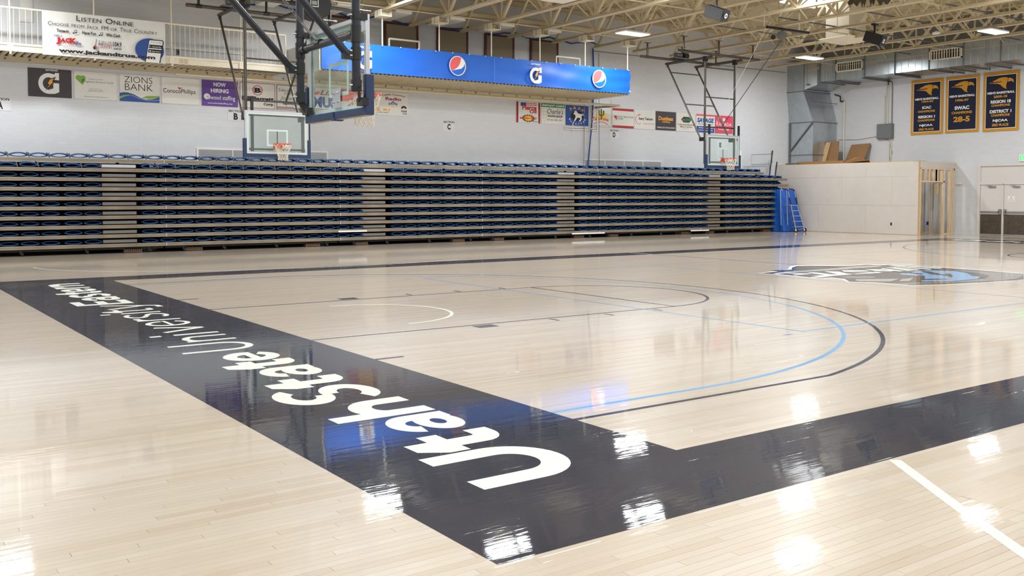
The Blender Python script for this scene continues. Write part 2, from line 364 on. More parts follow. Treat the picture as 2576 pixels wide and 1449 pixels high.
def volley(p):
    x0, x1, y0, y1 = 5.17, 23.45, 3.02, 12.17
    p.line('bluef', [(x0,y0),(x1,y0)], .04); p.line('bluef', [(x0,y1),(x1,y1)], .04); p.line('bluef', [(x0,y0-.02),(x0,y1+.02)], .04); p.line('bluef', [(x1,y0),(x1,y1)], .04)
    for x in (11.3, 17.3): p.line('bluef', [(x,y0),(x,y1)], .035)
    for x in (4.73, 23.7):
        for y in (2.95, 12.2): p.rect('bluef', x, y-.02, x+.16, y+.02)
floor_part('volleyball_line', volley, 3)
floor_part('practice_arc', lambda p: p.ring('palef', 5.6, 19.9, 6.3, 3.9, .05, 180, 300), 2)
floor_part('practice_arc', lambda p: p.line('palef', [(.95,-.96),(.43,-1.65),(.02,-2.22),(-.5,-3.0),(-.9,-3.8)], .075), 2)
floor_part('centre_line', lambda p: p.rect('palef', CL/2-.02, CW, CL/2+.02, CW+BY), 2)
floor_part('tape_mark', lambda p: p.rect('bluef', -3.3, 6.97, -3.02, 7.05), 3)
# big white wordmark on the baseline band, read from the court
def arcp(cx, cy, rx, ry, a0, a1, n=18): return [(cx+rx*math.cos(R(a0+(a1-a0)*i/n)), cy+ry*math.sin(R(a0+(a1-a0)*i/n))) for i in range(n+1)]
def letter(p, ch, y0, y1, xt, xb, w):
    """strokes in a box W wide, H high; w = stroke width; up is -x, reading direction is +y"""
    W, H = y1-y0, xb-xt; h = w/2
    class Q:
        def stroke(s, pts, ww=w, closed=False):
            p.stroke('whitef', [(xb-v, y0+u) for u, v in pts], ww, closed)
        def poly(s, pts): p.poly('whitef', [(xb-v, y0+u) for u, v in pts])
    def ring(cx, cy, a, b, wx, wy, a0=0, a1=360, n=30):
        o = arcp(cx, cy, a, b, a0, a1, n); i = arcp(cx, cy, a-wx, b-wy, a0, a1, n); vs = []
        for s, t in zip(o, i): vs += [(xb-s[1], y0+s[0]), (xb-t[1], y0+t[0])]
        p.add('whitef', vs, [(2*k, 2*k+2, 2*k+3, 2*k+1) for k in range(n)])
    q = Q(); m = W/2; r = m-h
    if ch == 'U': q.stroke([(h,H)]+arcp(m,min(r,H*.45)+h,r,min(r,H*.45),180,360)+[(W-h,H)])
    elif ch == 'n': q.stroke([(h,0),(h,H)]); q.stroke([(h,H*.45)]+arcp(m,H-h-r*.85,r,r*.85,170,0)+[(W-h,0)])
    elif ch == 'h': q.stroke([(h,0),(h,H)]); X = H*.69; q.stroke([(h,X*.45)]+arcp(m,X-h-r*.85,r,r*.85,170,0)+[(W-h,0)])
    elif ch == 'r': q.stroke([(h,0),(h,H)]); q.stroke([(h,H*.5)]+arcp(W*.75,H-h-W*.45,W*.75-h,W*.45,170,75))
    elif ch == 'i': q.poly([(0,0),(W,0),(W,H*.66),(0,H*.66)]); q.poly([(0,H*.84),(W,H*.84),(W,H),(0,H)])
    elif ch == 'v': q.stroke([(h,H),(m,h*.6)]); q.stroke([(m,h*.6),(W-h,H)])
    elif ch == 'y': q.stroke([(h,H),(m,H*.30)]); q.stroke([(W-h,H),(m,H*.22),(m*.75,h*1.1),(W*.06,h)])
    elif ch == 't':
        X = H*.76; q.stroke([(W*.46,H-w*.1),(W*.46,w*1.1)]+arcp(W*.46+w*.75,w*1.05,w*.75,w*.55,180,270,8)+[(W,h)]); q.poly([(0,X),(W*.46-h,H+w*.0),(W*.46+h,H),(W*.46+h,X),(W,X),(W,X-w*.85),(0,X-w*.85)])
    elif ch == 'E':
        q.poly([(0,0),(w,0),(w,H),(0,H)])
        for v in (0, H/2-w*.42, H-w*.85): q.poly([(0,v),(W if v != H/2-w*.42 else W*.9,v),(W if v != H/2-w*.42 else W*.9,v+w*.85),(0,v+w*.85)])
    elif ch == 'e': q.poly([(w*.6,H*.5-w*.36),(W-w*.1,H*.5-w*.36),(W,H*.5+w*.2),(W-w*.6,H*.5+w*.2),(w*.6,H*.5+w*.2)]); ring(m,H/2,m,H/2,w,w*.8,8,325)
    elif ch == 'a': ring((W-h*.3)/2,H*.31,(W-h*.3)/2,H*.31,w*.95,w*.72); ring(m,H*.60,m,H*.40,w,w*.8,0,165,20); q.poly([(W-w,0),(W,0),(W,H*.62),(W-w,H*.62)])
    elif ch in 'Ss':
        k = w*.8; ring(m,H/2+(H/2+k/2)/2-.0,m,(H/2+k/2)/2,w,k,20,268,24); ring(m,(H/2+k/2)/2,m,(H/2+k/2)/2,w,k,92,-160,24)
XT, XB, XH, XTT = -1.487, -.668, -1.235, -1.41
for ch, y0, y1, xt in (('U',.022,.772,XT),('t',.80,1.25,XTT),('a',1.35,1.875,XH),('h',1.93,2.53,XT),('S',2.62,3.28,XT),('t',3.29,3.75,XTT),('a',3.86,4.385,XH),('t',4.42,4.85,XTT),('e',4.86,5.44,XH)):
    floor_part('painted_letter', lambda p: letter(p, ch, y0, y1, xt, XB, .185 if ch not in 'ae' else .17), 3)
for ch, y0, y1, xt, xb in (('U',5.67,6.29,XT,-.645),('n',6.45,6.90,-1.2,-.645),('i',7.07,7.16,-1.45,-.645),('v',7.36,7.93,-1.2,-.645),('e',7.99,8.52,-1.2,-.645),('r',8.63,8.94,-1.2,-.645),('s',9.0,9.45,-1.2,-.645),('i',9.58,9.67,-1.45,-.645),('t',9.76,10.14,-1.36,-.645),('y',10.2,10.84,-1.2,-.43)):
    floor_part('painted_letter', lambda p: letter(p, ch, y0, y1, xt, xb, .085), 3)
for ch, y0, y1, xt in (('E',10.96,11.56,XT),('a',11.62,12.18,XH),('s',12.24,12.8,XH),('t',12.84,13.26,XTT),('e',13.3,13.88,XH),('r',13.98,14.38,XH),('n',14.45,15.05,XH)):
    floor_part('painted_letter', lambda p: letter(p, ch, y0, y1, xt, XB, .17), 3)
class Flip(Print):
    def P(s, u, v): return s.O+s.U*(CL-u)+s.V*(CW-v)+s.N*(s.l*s.step)
for ch, y0, y1, xt in (('U',.022,.772,XT),('t',.80,1.25,XTT),('a',1.35,1.875,XH),('h',1.93,2.53,XT),('S',2.62,3.28,XT),('t',3.29,3.75,XTT),('a',3.86,4.385,XH),('t',4.42,4.85,XTT),('e',4.86,5.44,XH)):
    p = Flip((0,0,.0004), (1,0,0), (0,1,0), (0,0,1), .00012); p.l = 3; letter(p, ch, y0, y1, xt, XB, .15); p.build('painted_letter', floor)
LOGO = {
'W':[[(11.61, 9.15), (12.44, 9.36), (12.98, 9.48), (13.74, 10.03), (14.2, 10.19), (15.21, 9.47), (15.84, 9.41), (15.86, 9.1), (16.3, 9.08), (16.49, 8.82), (16.39, 7.56), (16.32, 6.68), (16.19, 5.87), (14.52, 5.03), (13.32, 5.17), (12.3, 5.4), (11.68, 5.66), (11.65, 6.38), (11.31, 6.73), (11.76, 7.18), (11.81, 7.5), (11.51, 7.54), (11.58, 8.15), (11.62, 8.59)]],
'N':[[(11.64, 9.13), (12.3, 9.18), (12.37, 9.48), (13.01, 9.39), (13.44, 9.73), (14.01, 10.04), (15.04, 9.35), (15.72, 9.32), (15.74, 9.02), (16.17, 9.0), (16.39, 8.76), (16.27, 7.49), (16.21, 6.61), (16.08, 5.82), (14.61, 5.08), (13.43, 5.22), (12.38, 5.45), (11.76, 5.71), (11.73, 6.43), (11.41, 6.77), (11.9, 7.23), (11.94, 7.59), (11.6, 7.6), (11.68, 8.2), (11.73, 8.64)]],
'G':[[(15.89, 7.24), (16.13, 5.84), (15.26, 5.46), (14.52, 5.25), (13.94, 5.25), (13.0, 5.54), (11.82, 5.86), (11.81, 6.17), (13.17, 5.63), (13.75, 5.66), (14.32, 5.68), (14.98, 5.96), (15.48, 6.5)], [(12.29, 7.65), (12.88, 7.38), (12.88, 7.16), (12.5, 7.04), (12.18, 7.21), (12.18, 7.42)]],
'L':[[(12.02, 7.06), (12.83, 6.63), (12.15, 6.38), (11.68, 6.74), (11.81, 6.92)], [(12.78, 6.55), (13.26, 6.59), (12.51, 6.21), (12.3, 6.3)]],
'B':[[(13.96, 7.38), (14.23, 7.32), (14.04, 6.94), (14.3, 7.01), (14.44, 7.38), (15.1, 7.59), (15.3, 7.52), (15.38, 7.33), (15.54, 7.04), (15.22, 6.58), (14.63, 6.14), (14.63, 5.97), (14.12, 5.73), (13.81, 5.73), (13.16, 5.72), (12.64, 6.03), (12.81, 6.16), (13.18, 6.06), (13.63, 5.96), (13.44, 6.22), (13.23, 6.31), (13.76, 6.77), (13.74, 7.15)]],
'D':[[(15.12, 7.58), (15.06, 7.38), (14.76, 7.01), (14.46, 6.64), (14.79, 6.79), (14.81, 6.71), (14.36, 6.4), (13.92, 6.17), (14.05, 6.32), (14.28, 6.52), (14.3, 6.82), (14.65, 7.22)], [(13.9, 6.88), (13.84, 6.7), (13.49, 6.48), (13.27, 6.4), (12.59, 6.07)]],
'T':[[(11.83, 8.94), (12.29, 8.98), (12.29, 8.61), (12.44, 8.42), (12.22, 8.37), (11.82, 8.36), (11.86, 8.48), (12.13, 8.44), (12.1, 8.8), (11.77, 8.8)], [(12.57, 8.65), (12.75, 8.59), (12.61, 8.04), (12.86, 7.92), (11.78, 7.71), (11.59, 7.84), (12.04, 7.93), (11.98, 8.09), (12.34, 8.0)], [(13.17, 8.66), (13.35, 8.41), (13.05, 8.01), (13.02, 7.81), (12.7, 7.8), (12.36, 7.81), (12.74, 8.0)], [(13.7, 8.6), (14.17, 8.33), (14.04, 8.13), (13.63, 8.33), (13.9, 7.71), (13.54, 7.72), (13.08, 7.76), (13.08, 7.88), (13.68, 7.84), (13.44, 8.34)], [(14.35, 8.46), (14.92, 8.19), (14.77, 8.1), (14.4, 8.3), (14.54, 7.94), (14.42, 7.87), (14.16, 7.98)], [(14.36, 8.22), (14.55, 7.84), (14.33, 7.79), (14.14, 8.07)], [(13.94, 7.93), (13.92, 7.74), (13.69, 7.67), (13.69, 7.77)], [(14.93, 8.44), (14.93, 8.29), (14.65, 7.7), (14.45, 7.67), (14.64, 8.2)], [(15.32, 8.62), (15.32, 8.47), (14.99, 7.67), (14.77, 7.68)], [(15.8, 8.83), (16.05, 8.86), (16.18, 8.68), (16.12, 7.67), (15.92, 7.62), (15.92, 8.59)], [(15.62, 8.64), (15.76, 8.54), (15.68, 7.65), (15.48, 7.58)], [(15.38, 8.5), (15.47, 8.44), (15.23, 7.68), (15.04, 7.63)]],
'P':[[(12.44, 9.18), (12.87, 9.06), (13.78, 9.06), (15.08, 9.18), (15.62, 9.05), (15.42, 8.73), (14.69, 8.76), (13.66, 8.76), (12.79, 8.8), (12.36, 8.86)]],
}
def logo(p):
    for k, m in (('W','whitef'),('N','navyf'),('G','greyf'),('P','lgreyf'),('B','bluef'),('L','lgreyf'),('D','navyf'),('T','whitef')):
        for q in LOGO[k]: p.poly(m, q)
floor_part('centre_emblem', logo)

# walls
T = .25
def wall(name, a, b, m='wall'): return struct(name, MB().box(a, b), M[m])
wb = wall('wall_back', (XL-T,YB,0), (XR+T,YB+T,ZC+.3))
wr = wall('wall_right', (XR,YF-T,0), (XR+T,YB,ZC+.3))
wl = wall('wall_left', (XL-T,YF-T,0), (XL,YB,ZC+.3))
wf = wall('wall_front', (XL,YF-T,0), (XR,YF,ZC+.3))
# vertical control joints and paint ledge on the back wall
m = MB()
for x in (3.55, 1.25, 6.1, 8.9, 13.2, 17.5, 21.6, 23.3, 25.6, 28.2, 31.0): m.box((x-.006, YB-.006, 6.5), (x+.006, YB, 8.9))
m.box((XL, YB-.05, 6.1), (6.4, YB, 6.16))
jt = m.build('control_joint', M['plaster'], wb)
MB().tube((20.8,YB-.02,7.47),(32.8,YB-.02,7.47),.012,6).build('wall_conduit', M['pgrey'], wb)
# roof deck: corrugated sheet, ribs along x
m = MB(); prof = []; y = YF-T; 
while y < YB+T: prof += [(y,ZC),(y+.055,ZC),(y+.075,ZC+.05),(y+.13,ZC+.05)]; y += .15
n = len(prof); vs = [(XL-T,a,b) for a, b in prof]+[(XR+T,a,b) for a, b in prof]
m.add(vs, [(i,i+1,n+i+1,n+i) for i in range(n-1)]); m.box((XL-T,YF-T,ZC+.08),(XR+T,YB+T,ZC+.3))
ceil_ = struct('ceiling', m, M['deck'])
# joists: bottom chord, top chord, webs
def chord_mesh(z, h, y0, y1):
    q = MB(); q.box((-.10,y0,z),(-.014,y1,z+.014)); q.box((.014,y0,z),(.10,y1,z+.014)); q.box((-.030,y0,z),(-.014,y1,z+h)); q.box((.014,y0,z),(.030,y1,z+h)); return q
ZJ = 7.5
bot = chord_mesh(ZJ, .10, YF+.4, YB-.45).mesh('bottom_chord', M['cream'])
q = chord_mesh(-ZC+.004, .085, YF, YB)
for v in q.v: v.z = -v.z
q.f = [f[::-1] for f in q.f]; top = q.mesh('top_chord', M['cream'])
def web(y0, z0, y1, z1, w=.05): return MB().beam((0,y0,z0),(0,y1,z1),w,w,(1,0,0))
dn = web(0,ZJ+.05,1.2,ZC-.06,.085).mesh('web_diagonal', M['cream']); up = web(0,ZC-.06,1.2,ZJ+.05,.085).mesh('web_diagonal', M['cream'])
vt = web(0,ZJ+.05,0,ZC-.06,.045).mesh('web_post', M['cream'])
JX = [10.04+2.095*k for k in range(-7, 12)]
nodes = [22.5-2.4*i for i in range(-1, 13)]
for x in JX:
    if x < XL: continue
    j = inst('roof_joist', top, ceil_, (x,0,0)); inst('bottom_chord', bot, j, (x,0,0))
    if x > 7:
        for yn in nodes:
            if yn > 23: continue
            if yn+1.2 < YB: inst('web_diagonal', dn, j, (x,yn,0))
            inst('web_diagonal', up, j, (x,yn-1.2,0)); inst('web_post', vt, j, (x,yn,0))
        inst('web_diagonal', up, j, (x,23.7,0))
    else:
        q = MB()
        for yn in nodes:
            if yn+1.2 < YB: q.beam((x,yn,ZJ+.05),(x,yn+1.2,ZC-.06),.058,.058,(1,0,0))
            if yn < 25: q.beam((x,yn-1.2,ZC-.06),(x,yn,ZJ+.05),.058,.058,(1,0,0))
        o = q.build('web', M['cream'], ceil_); o['kind'] = 'stuff'
# cross bridging between joists
for yb in (20.3, 15.2, 9.9, 4.2):
    for a, b in zip(JX, JX[1:]):
        if a < 7: continue
        MB().beam((a,yb,ZJ+.05),(b,yb,ZC-.06),.03,.03).beam((a,yb+.05,ZC-.06),(b,yb+.05,ZJ+.05),.03,.03).build('cross_bridging', M['cream'], ceil_)
for yb in (23.0, 17.6, 12.6): MB().box((7.9,yb,ZJ+.09),(33.2,yb+.03,ZJ+.12)).build('bridging_angle', M['cream'], ceil_)
for k, y0 in enumerate((19.2, 16.9, 14.6, 12.4)): MB().box((20.5+k*1.2,y0,ZJ+.1),(33.1,y0+.04,ZJ+.14)).build('cable_tray_strut', M['galvd'], ceil_)
# round cream duct along the back wall up between the joists
m = MB().tube((-6,24.6,8.1),(22.2,24.6,8.1),.105,16)
for x in [k*2.09-5 for k in range(13)]: m.tube((x,24.6,8.1),(x,24.6,8.98),.008,5)
tag(m.build('sprinkler_main', M['cream'], None, (8,24.6,8.1)), 'thick round cream pipe running through the roof joists along the back wall', 'pipe')
# bulkhead beam on the wall (steel angle under the roof)
MB().box((XL,YB-.14,8.82),(XR,YB,8.98)).build('wall_plate_beam', M['cream'], ceil_)
# glowing panel added in place of lamp glare on the roof deck
m = MB().box((25.0,17.9,8.93),(27.0,19.6,8.985)); m.build('deck_glare_panel', M['deck_glare'], ceil_)['label'] = 'glowing white panel imitating lamp glare on the roof deck'
# lamps
for i, (x, y) in enumerate(LAMP_POS):
    vis = i < 3; z = 7.40 if vis else 7.7
    lab = ['lit oblong high-bay lamp left of the hanging black loudspeaker, over the banner end', 'lit oblong high-bay lamp above the left end of the silver duct', 'lit oblong high-bay lamp above the silver duct near the right edge'][i] if vis else 'lit oblong high-bay lamp above the frame, seen only as a glare patch on the floor'
    t = thing('high_bay_lamp', lab, 'lamp', (x,y,z), 'high-bay lamps under the roof' if vis else 'high-bay lamps out of view above')
    m = MB().box((x-.62,y-.26,z+.02),(x+.62,y+.26,z+.07)).box((x-.15,y-.08,z+.07),(x+.15,y+.08,z+.13)); m.build('housing', M['white'], t)
    MB().box((x-.6,y-.24,z),(x+.6,y+.24,z+.02)).build('diffuser', M['lens'], t)
    for dx in (-.4,.4): MB().tube((x+dx,y,z+.07),(x+dx,y,9),.006,5).build('hanger_rod', M['galvd'], t)
    ld = bpy.data.lights.new('lamp_light', 'AREA'); ld.shape = 'RECTANGLE'; ld.size = 1.16; ld.size_y = .46; ld.energy = LAMP_W; ld.color = LAMP_COL
    lo = bpy.data.objects.new('lamp_light', ld); COL.objects.link(lo); lo.parent = t; lo.location = (0,0,-.012)

# ------------------------------------------------------------------ bleachers
RZ = [.28+.267*k for k in range(10)]; RY = 24.3
def seat_mesh(th2=.010):
    q = MB(); n = 10; W2 = .222
    def shell(s, z0, amp, th, y0, y1, mi):
        q.k = mi; P = []
        for i in range(n+1):
            t = -1+2*i/n; e = (1-abs(t)**2.2); x = t*W2
            zc = z0+s*amp*e; P.append((x, zc))
        vs = []
        for x, z in P: vs += [(x,y0,z-th/2),(x,y0,z+th/2),(x,y1,z+th/2+.012),(x,y1,z-th/2+.012)]
        fs = []
        for i in range(n):
            a, b = 4*i, 4*(i+1)
            for k in range(4): fs.append((a+k, b+k, b+(k+1)%4, a+(k+1)%4))
        fs += [(0,1,2,3), (4*n+3,4*n+2,4*n+1,4*n)]
        q.add(vs, fs, False)
    shell(-1, .048, .032, .019, 0, .30, 0)
    shell(1, .062, .042+(.004 if th2 > .02 else 0), th2, .02, .34, 0)
    return q
SM = seat_mesh().mesh('folded_seat', M['seat']); ST = seat_mesh(.03).mesh('folded_seat', M['seat'])
def arm_mesh():
    q = MB(); q.beam((-.028,.02,.02),(-.055,.02,.125),.028,.05,(0,1,0)); q.beam((-.028,.02,.02),(-.055,.32,.135),.02,.03); return q
AM = arm_mesh().mesh('arm_rest', M['arm'])
SX = [-1.62,-1.1,-.57,-.05,.47,1.04,1.55]+[3.1+.508*i for i in range(14)]+[11.2+.5115*i for i in range(14)]+[19.35+.517*i for i in range(14)]+[27.57+.543*i for i in range(7)]
TX = [-1.8+.513*i for i in range(62)]
AIS = [(1.82,2.74),(9.88,10.78),(18.1,18.95),(26.25,27.1)]
J = [-2.0,3.54,9.08,14.62,20.15,25.79,31.32]
SEC = ['cut by the left edge of the photo','under the SECTION B sign','right below the near side hoop','under the SECTION C sign','under the SECTION D sign','ending beside the blue tarpaulin']
for si in range(6):
    a, b = J[si], J[si+1]; last = si == 5
    t = thing('bleacher_section', 'closed bleacher stack with blue seats, '+SEC[si], 'bleachers', ((a+b)/2, RY, 0), 'closed bleacher sections')
    for k, z in enumerate(RZ):
        x1 = b-.004 if not (last and k == 9) else 29.95
        if last and k < 9: x1 = b+[0,.02,.04,.06,.1,.14,.17,.19,.12][k]
        yy = RY+(0.0 if k < 9 else .12)
        if k == 9: a2 = a
        m = MB().box((a+.004,yy,z-.047),(x1,yy+.03,z)).box((a+.004,yy,z-.10),(x1,yy+.03,z-.053)).box((a+.004,yy+.02,z-.1),(x1,yy+.03,z))
        r = m.build('rail', M['rail'], t)
        MB().box((a+.001,yy-.006,z-.1),(a+.013,yy+.02,z+.002)).build('rail_joint_cap', M['plate'], r)
        m = MB()
        for bx in (a+.9, a+2.9, a+4.7): m.cbox((bx,yy-.002,z-.05),(.022,.008,.012))
        m.build('rail_bolt', M['black'], r)
        MB().box((a+.01,yy+.03,z-.05),(x1-.02,YB-.12,z-.02)).build('deck_board', M['bdeck'], t)
        if k < 8: MB().box((a+.01,24.78,z-.02),(x1-.1,24.8,z+.21)).build('riser', M['dark'], t)
        else:
            m = MB()
            if k == 8: m.box((a+.01,24.85,z+.03),(x1-.3,24.87,z+.15))
            m.box((a+.3,25.0,z-.25),(a+.38,25.05,z)); m.box((b-1.2,25.0,z-.25),(b-1.12,25.05,z)); m.build('riser', M['bdeck'], t)
        xs = TX if k == 9 else SX
        for x in xs:
            if not (a <= x < b) or (last and x > x1-.25): continue
            jx = random.uniform(-.008,.008); jz = random.uniform(.9,1.22)
            s_ = inst('folded_seat', ST if k >= 8 else SM, t, (x+jx, yy+.02, z+.004)); s_.scale = (1,1,jz if k < 9 else 1.1)
            if k >= 8: inst('arm_rest', AM, s_, (x+jx+.275, yy+.02, z+.004)); s_.children[0].location = (.275,0,-.005)
        for u, v in AIS:
            if k < 9 and a <= u < b:
                m = MB()
                for i in range(4): m.box((u,yy+.10,z+.025+i*.022),(v,yy+.4-i*.03,z+.042+i*.022))
                m.box((u+.01,yy+.12,z+.025),(v-.01,yy+.38,z+.11)); m.build('aisle_step', M['alu'] if k == 8 else M['step'], t)
    # underside: skirt, wheels, chain carriers
    MB().box((a,24.42,.11),(b-.05,24.45,.17)).build('skirt_beam', M['bdeck'], t)
    MB().box((a,25.2,.0),(b-.6,25.22,2.5)).build('rear_screen', M['dark'], t)
    for wx in (a+.55, a+1.75, a+3.4, a+5.1):
        w = MB().tube((wx-.02,24.38,.055),(wx+.02,24.38,.055),.055,14).build('wheel', M['rubber'], t)
        MB().tube((wx-.024,24.38,.055),(wx+.024,24.38,.055),.03,10).build('wheel_hub', M['alu'], w)
        MB().beam((wx-.035,24.39,.06),(wx-.035,24.39,.18),.012,.05).build('caster_fork', M['black'], t)
for x in (2.63,4.38,8.16,9.88,13.69,15.4,19.2,20.97,25.0,26.5,30.2):
    si = max(i for i in range(6) if J[i] <= x)
    t = thing('floor_chain_carrier', 'brown slatted roller bundle on the floor under the bleachers, %s from the left' % ['first','second','third','fourth','fifth','sixth','seventh','eighth','ninth','tenth','eleventh'][(2.63,4.38,8.16,9.88,13.69,15.4,19.2,20.97,25.0,26.5,30.2).index(x)], 'roller bundle', (x,24.4,0), 'brown roller bundles under the bleachers')
    MB().box((x-.24,24.42,.1),(x+.24,24.62,.13)).build('top_plate', M['chain'], t)
    for i in range(9):
        xx = x-.22+i*.055; MB().tube((xx,24.4,.04),(xx,24.62,.04),.034,7).tube((xx,24.4,.09),(xx,24.6,.09),.022,6).build('slat', M['chain'], t)
# loose white strips stuck on rails
for (u, v, z, lab) in ((9.0,10.03,.49,'white strip lying on the second lowest bleacher rail'),(18.75,20.4,.19,'white strip under the lowest rail below the SECTION D bleachers'),(25.2,26.3,.17,'white strip under the lowest rail of the far right bleachers')):
    tag(MB().box((u,RY-.02,z-.04),(v,RY-.004,z+.01)).build('white_strip', M['white'], None, ((u+v)/2,RY,z)), lab, 'strip')
# tubular end rails of the bleachers
t = thing('bleacher_end_rail', 'folded chrome and black tubular guard rails behind the right end of the bleachers', 'railing', (30.6,25.0,0))
m = MB().tube((29.85,25.05,2.6),(29.85,25.05,3.52),.018,8).tube((29.85,25.05,3.5),(31.2,25.05,3.56),.018,8).tube((29.85,25.05,3.05),(31.1,25.05,3.1),.018,8); m.build('guard_rail', M['alu'], t)
m = MB().tube((31.25,25.0,3.72),(31.0,25.0,2.3),.03,8).tube((31.45,24.9,3.2),(31.15,24.9,1.6),.03,8).tube((31.2,24.95,1.9),(31.2,24.95,.1),.03,8); m.build('folded_post', M['black'], t)
m = MB().tube((31.25,25.08,3.7),(31.35,25.08,3.15),.022,8).tube((31.1,25.1,3.3),(31.25,25.1,2.3),.025,8).tube((31.5,24.95,3.15),(31.35,24.95,2.4),.025,8); m.build('folded_tube', M['alu'], t)
MB().box((29.55,YB-.05,2.7),(29.72,YB-.01,3.7)).build('wall_strip', M['white'], t)
t = thing('caster_dolly', 'small black wheeled dolly under the right end of the bleachers', 'dolly', (30.95,24.3,0))
MB().box((30.75,24.25,.09),(31.3,24.5,.13)).build('frame', M['black'], t)
for wx in (30.8,31.28):
    for wy in (24.28,24.48): MB().tube((wx-.02,wy,.05),(wx+.02,wy,.05),.05,12).build('caster', M['rubber'], t)
# ------------------------------------------------------------------ basketball hoops
def hoop(lab, C, fwd, posts, group, padmat='navy', flip=1):
    """C = point on the floor under the middle of the glass front; fwd = unit vector the board faces"""
    F = Vector(fwd); Rr = Vector((-F.y, F.x, 0)); Z = Vector((0,0,1)); C = Vector(C)
    P = lambda r, f, z: C+Rr*r+F*f+Z*z
    t = thing('basketball_hoop', lab, 'basketball hoop', C, group)
    zb, zt, hw = 2.74, 3.96, .915
    def bx(q, r0, r1, f0, f1, z0, z1): 
        vs = [P(r,f,z) for z in (z0,z1) for r, f in ((r0,f0),(r1,f0),(r1,f1),(r0,f1))]
        return q.add(vs, [(0,3,2,1),(4,5,6,7),(0,1,5,4),(1,2,6,5),(2,3,7,6),(3,0,4,7)])
    q = MB(); w = .055
    bx(q,-hw,-hw+w,-.06,0,zb,zt); bx(q,hw-w,hw,-.06,0,zb,zt); bx(q,-hw+w,hw-w,-.06,0,zt-w,zt); bx(q,-hw+w,hw-w,-.06,0,zb,zb+w)
    fr = q.build('board_frame', M['alu'], t, bevel=.004)
    q = MB()
    for sg in (-1,1):
        for z in (zb+.12, zt-.12): bx(q, sg*hw-.05*sg-.06, sg*hw-.05*sg+.06, -.066, -.058, z-.09, z+.09)
    q.build('corner_plate', M['alu'], fr)
    bx(MB(), 0,0,0,0,0,0)
    g = bx(MB(), -hw+w, hw-w, -.022, -.01, zb+w, zt-w).build('glass_pane', M['glass'], t)
    q = MB(); e = .05
    for (r0,r1,z0,z1) in ((-hw+w,hw-w,zt-w-e,zt-w),(-hw+w,hw-w,zb+w,zb+w+e),(-hw+w,-hw+w+e,zb+w+e,zt-w-e),(hw-w-e,hw-w,zb+w+e,zt-w-e)): bx(q,r0,r1,-.009,-.007,z0,z1)
    q.build('border_marking', M['tmark'], g)
    q = MB(); e = .05; tw = .305; tz0, tz1 = 3.0, 3.46
    for (r0,r1,z0,z1) in ((-tw,tw,tz1-e,tz1),(-tw,tw,tz0,tz0+e),(-tw,-tw+e,tz0+e,tz1-e),(tw-e,tw,tz0+e,tz1-e)): bx(q,r0,r1,-.009,-.007,z0,z1)
    q.build('target_square', M['tmark'], g)
    # padding: two L shaped halves
    zp = zb-.055
    for sg in (-1,1):
        q = MB(); o = hw+.05
        q.prism([P(sg*r_, -.085, z_) for r_, z_ in ((.02,zp),(o,zp),(o,zb+.46),(hw-.035,zb+.46),(hw-.035,zb+.05),(.02,zb+.05))], F*.12)
        pd = q.build('edge_padding', M[padmat], t, bevel=.012)
        q = MB(); a = sorted((sg*.03, sg*(o-.04))); bx(q, a[0], a[1], -.075, .025, zp-.004, zp+.004); q.build('padding_underside', M['tanpad'], pd)
    q = MB(); bx(q,-.03,.07,-.09,.05,zp-.02,zp+.02); q.build('padding_clip', M[padmat], t, bevel=.008)
    # rim with mounting plates, braces and net
    q = MB(); cr, rad, zr = .15+.225, .232, 3.05; N = 32
    ring = [P(rad*math.cos(2*math.pi*i/N), cr+rad*math.sin(2*math.pi*i/N), zr) for i in range(N+1)]; q.path(ring, .010, 8)
    bx(q,-.11,.11,-.005,.02,2.93,3.06); bx(q,-.11,.11,0,.15,zr-.012,zr+.004); bx(q,-.075,-.06,0,.17,2.95,zr); bx(q,.06,.075,0,.17,2.95,zr)
    for sg in (-1,1): q.tube(P(.09*sg,.02,2.95),P(.13*sg,.22,zr-.01),.008,6)
    rim = q.build('rim', M['orange'], t)
    q = MB(); bx(q,-.11,.11,-.05,-.035,2.84,3.1)
    for r_ in (-.08,.08):
        for z in (2.92,3.04): q.tube(P(r_,-.03,z),P(r_,-.085,z),.014,8)
    q.build('mounting_plate', M['alu'], t)
    q = MB(); K = 12; lv = [(0,rad,zr-.01),(.10,.205,2),(.20,.165,2),(.29,.140,2),(.36,.128,2),(.43,.135,2)]
    def nd(i, l, h=0): a = 2*math.pi*(i+.5*h)/K; z, rr, _ = lv[l]; return P(rr*math.cos(a), cr+rr*math.sin(a), zr-.01-z)
    for i in range(K):
        for l in range(5):
            h = l % 2; q.tube(nd(i,l,h), nd(i,l+1,1-h), .0055, 4, caps=False); q.tube(nd(i,l,h), nd(i-1 if h == 0 else i+1,l+1,1-h), .0055, 4, caps=False)
    q.build('net', M['net'], rim)
    return t, P, bx
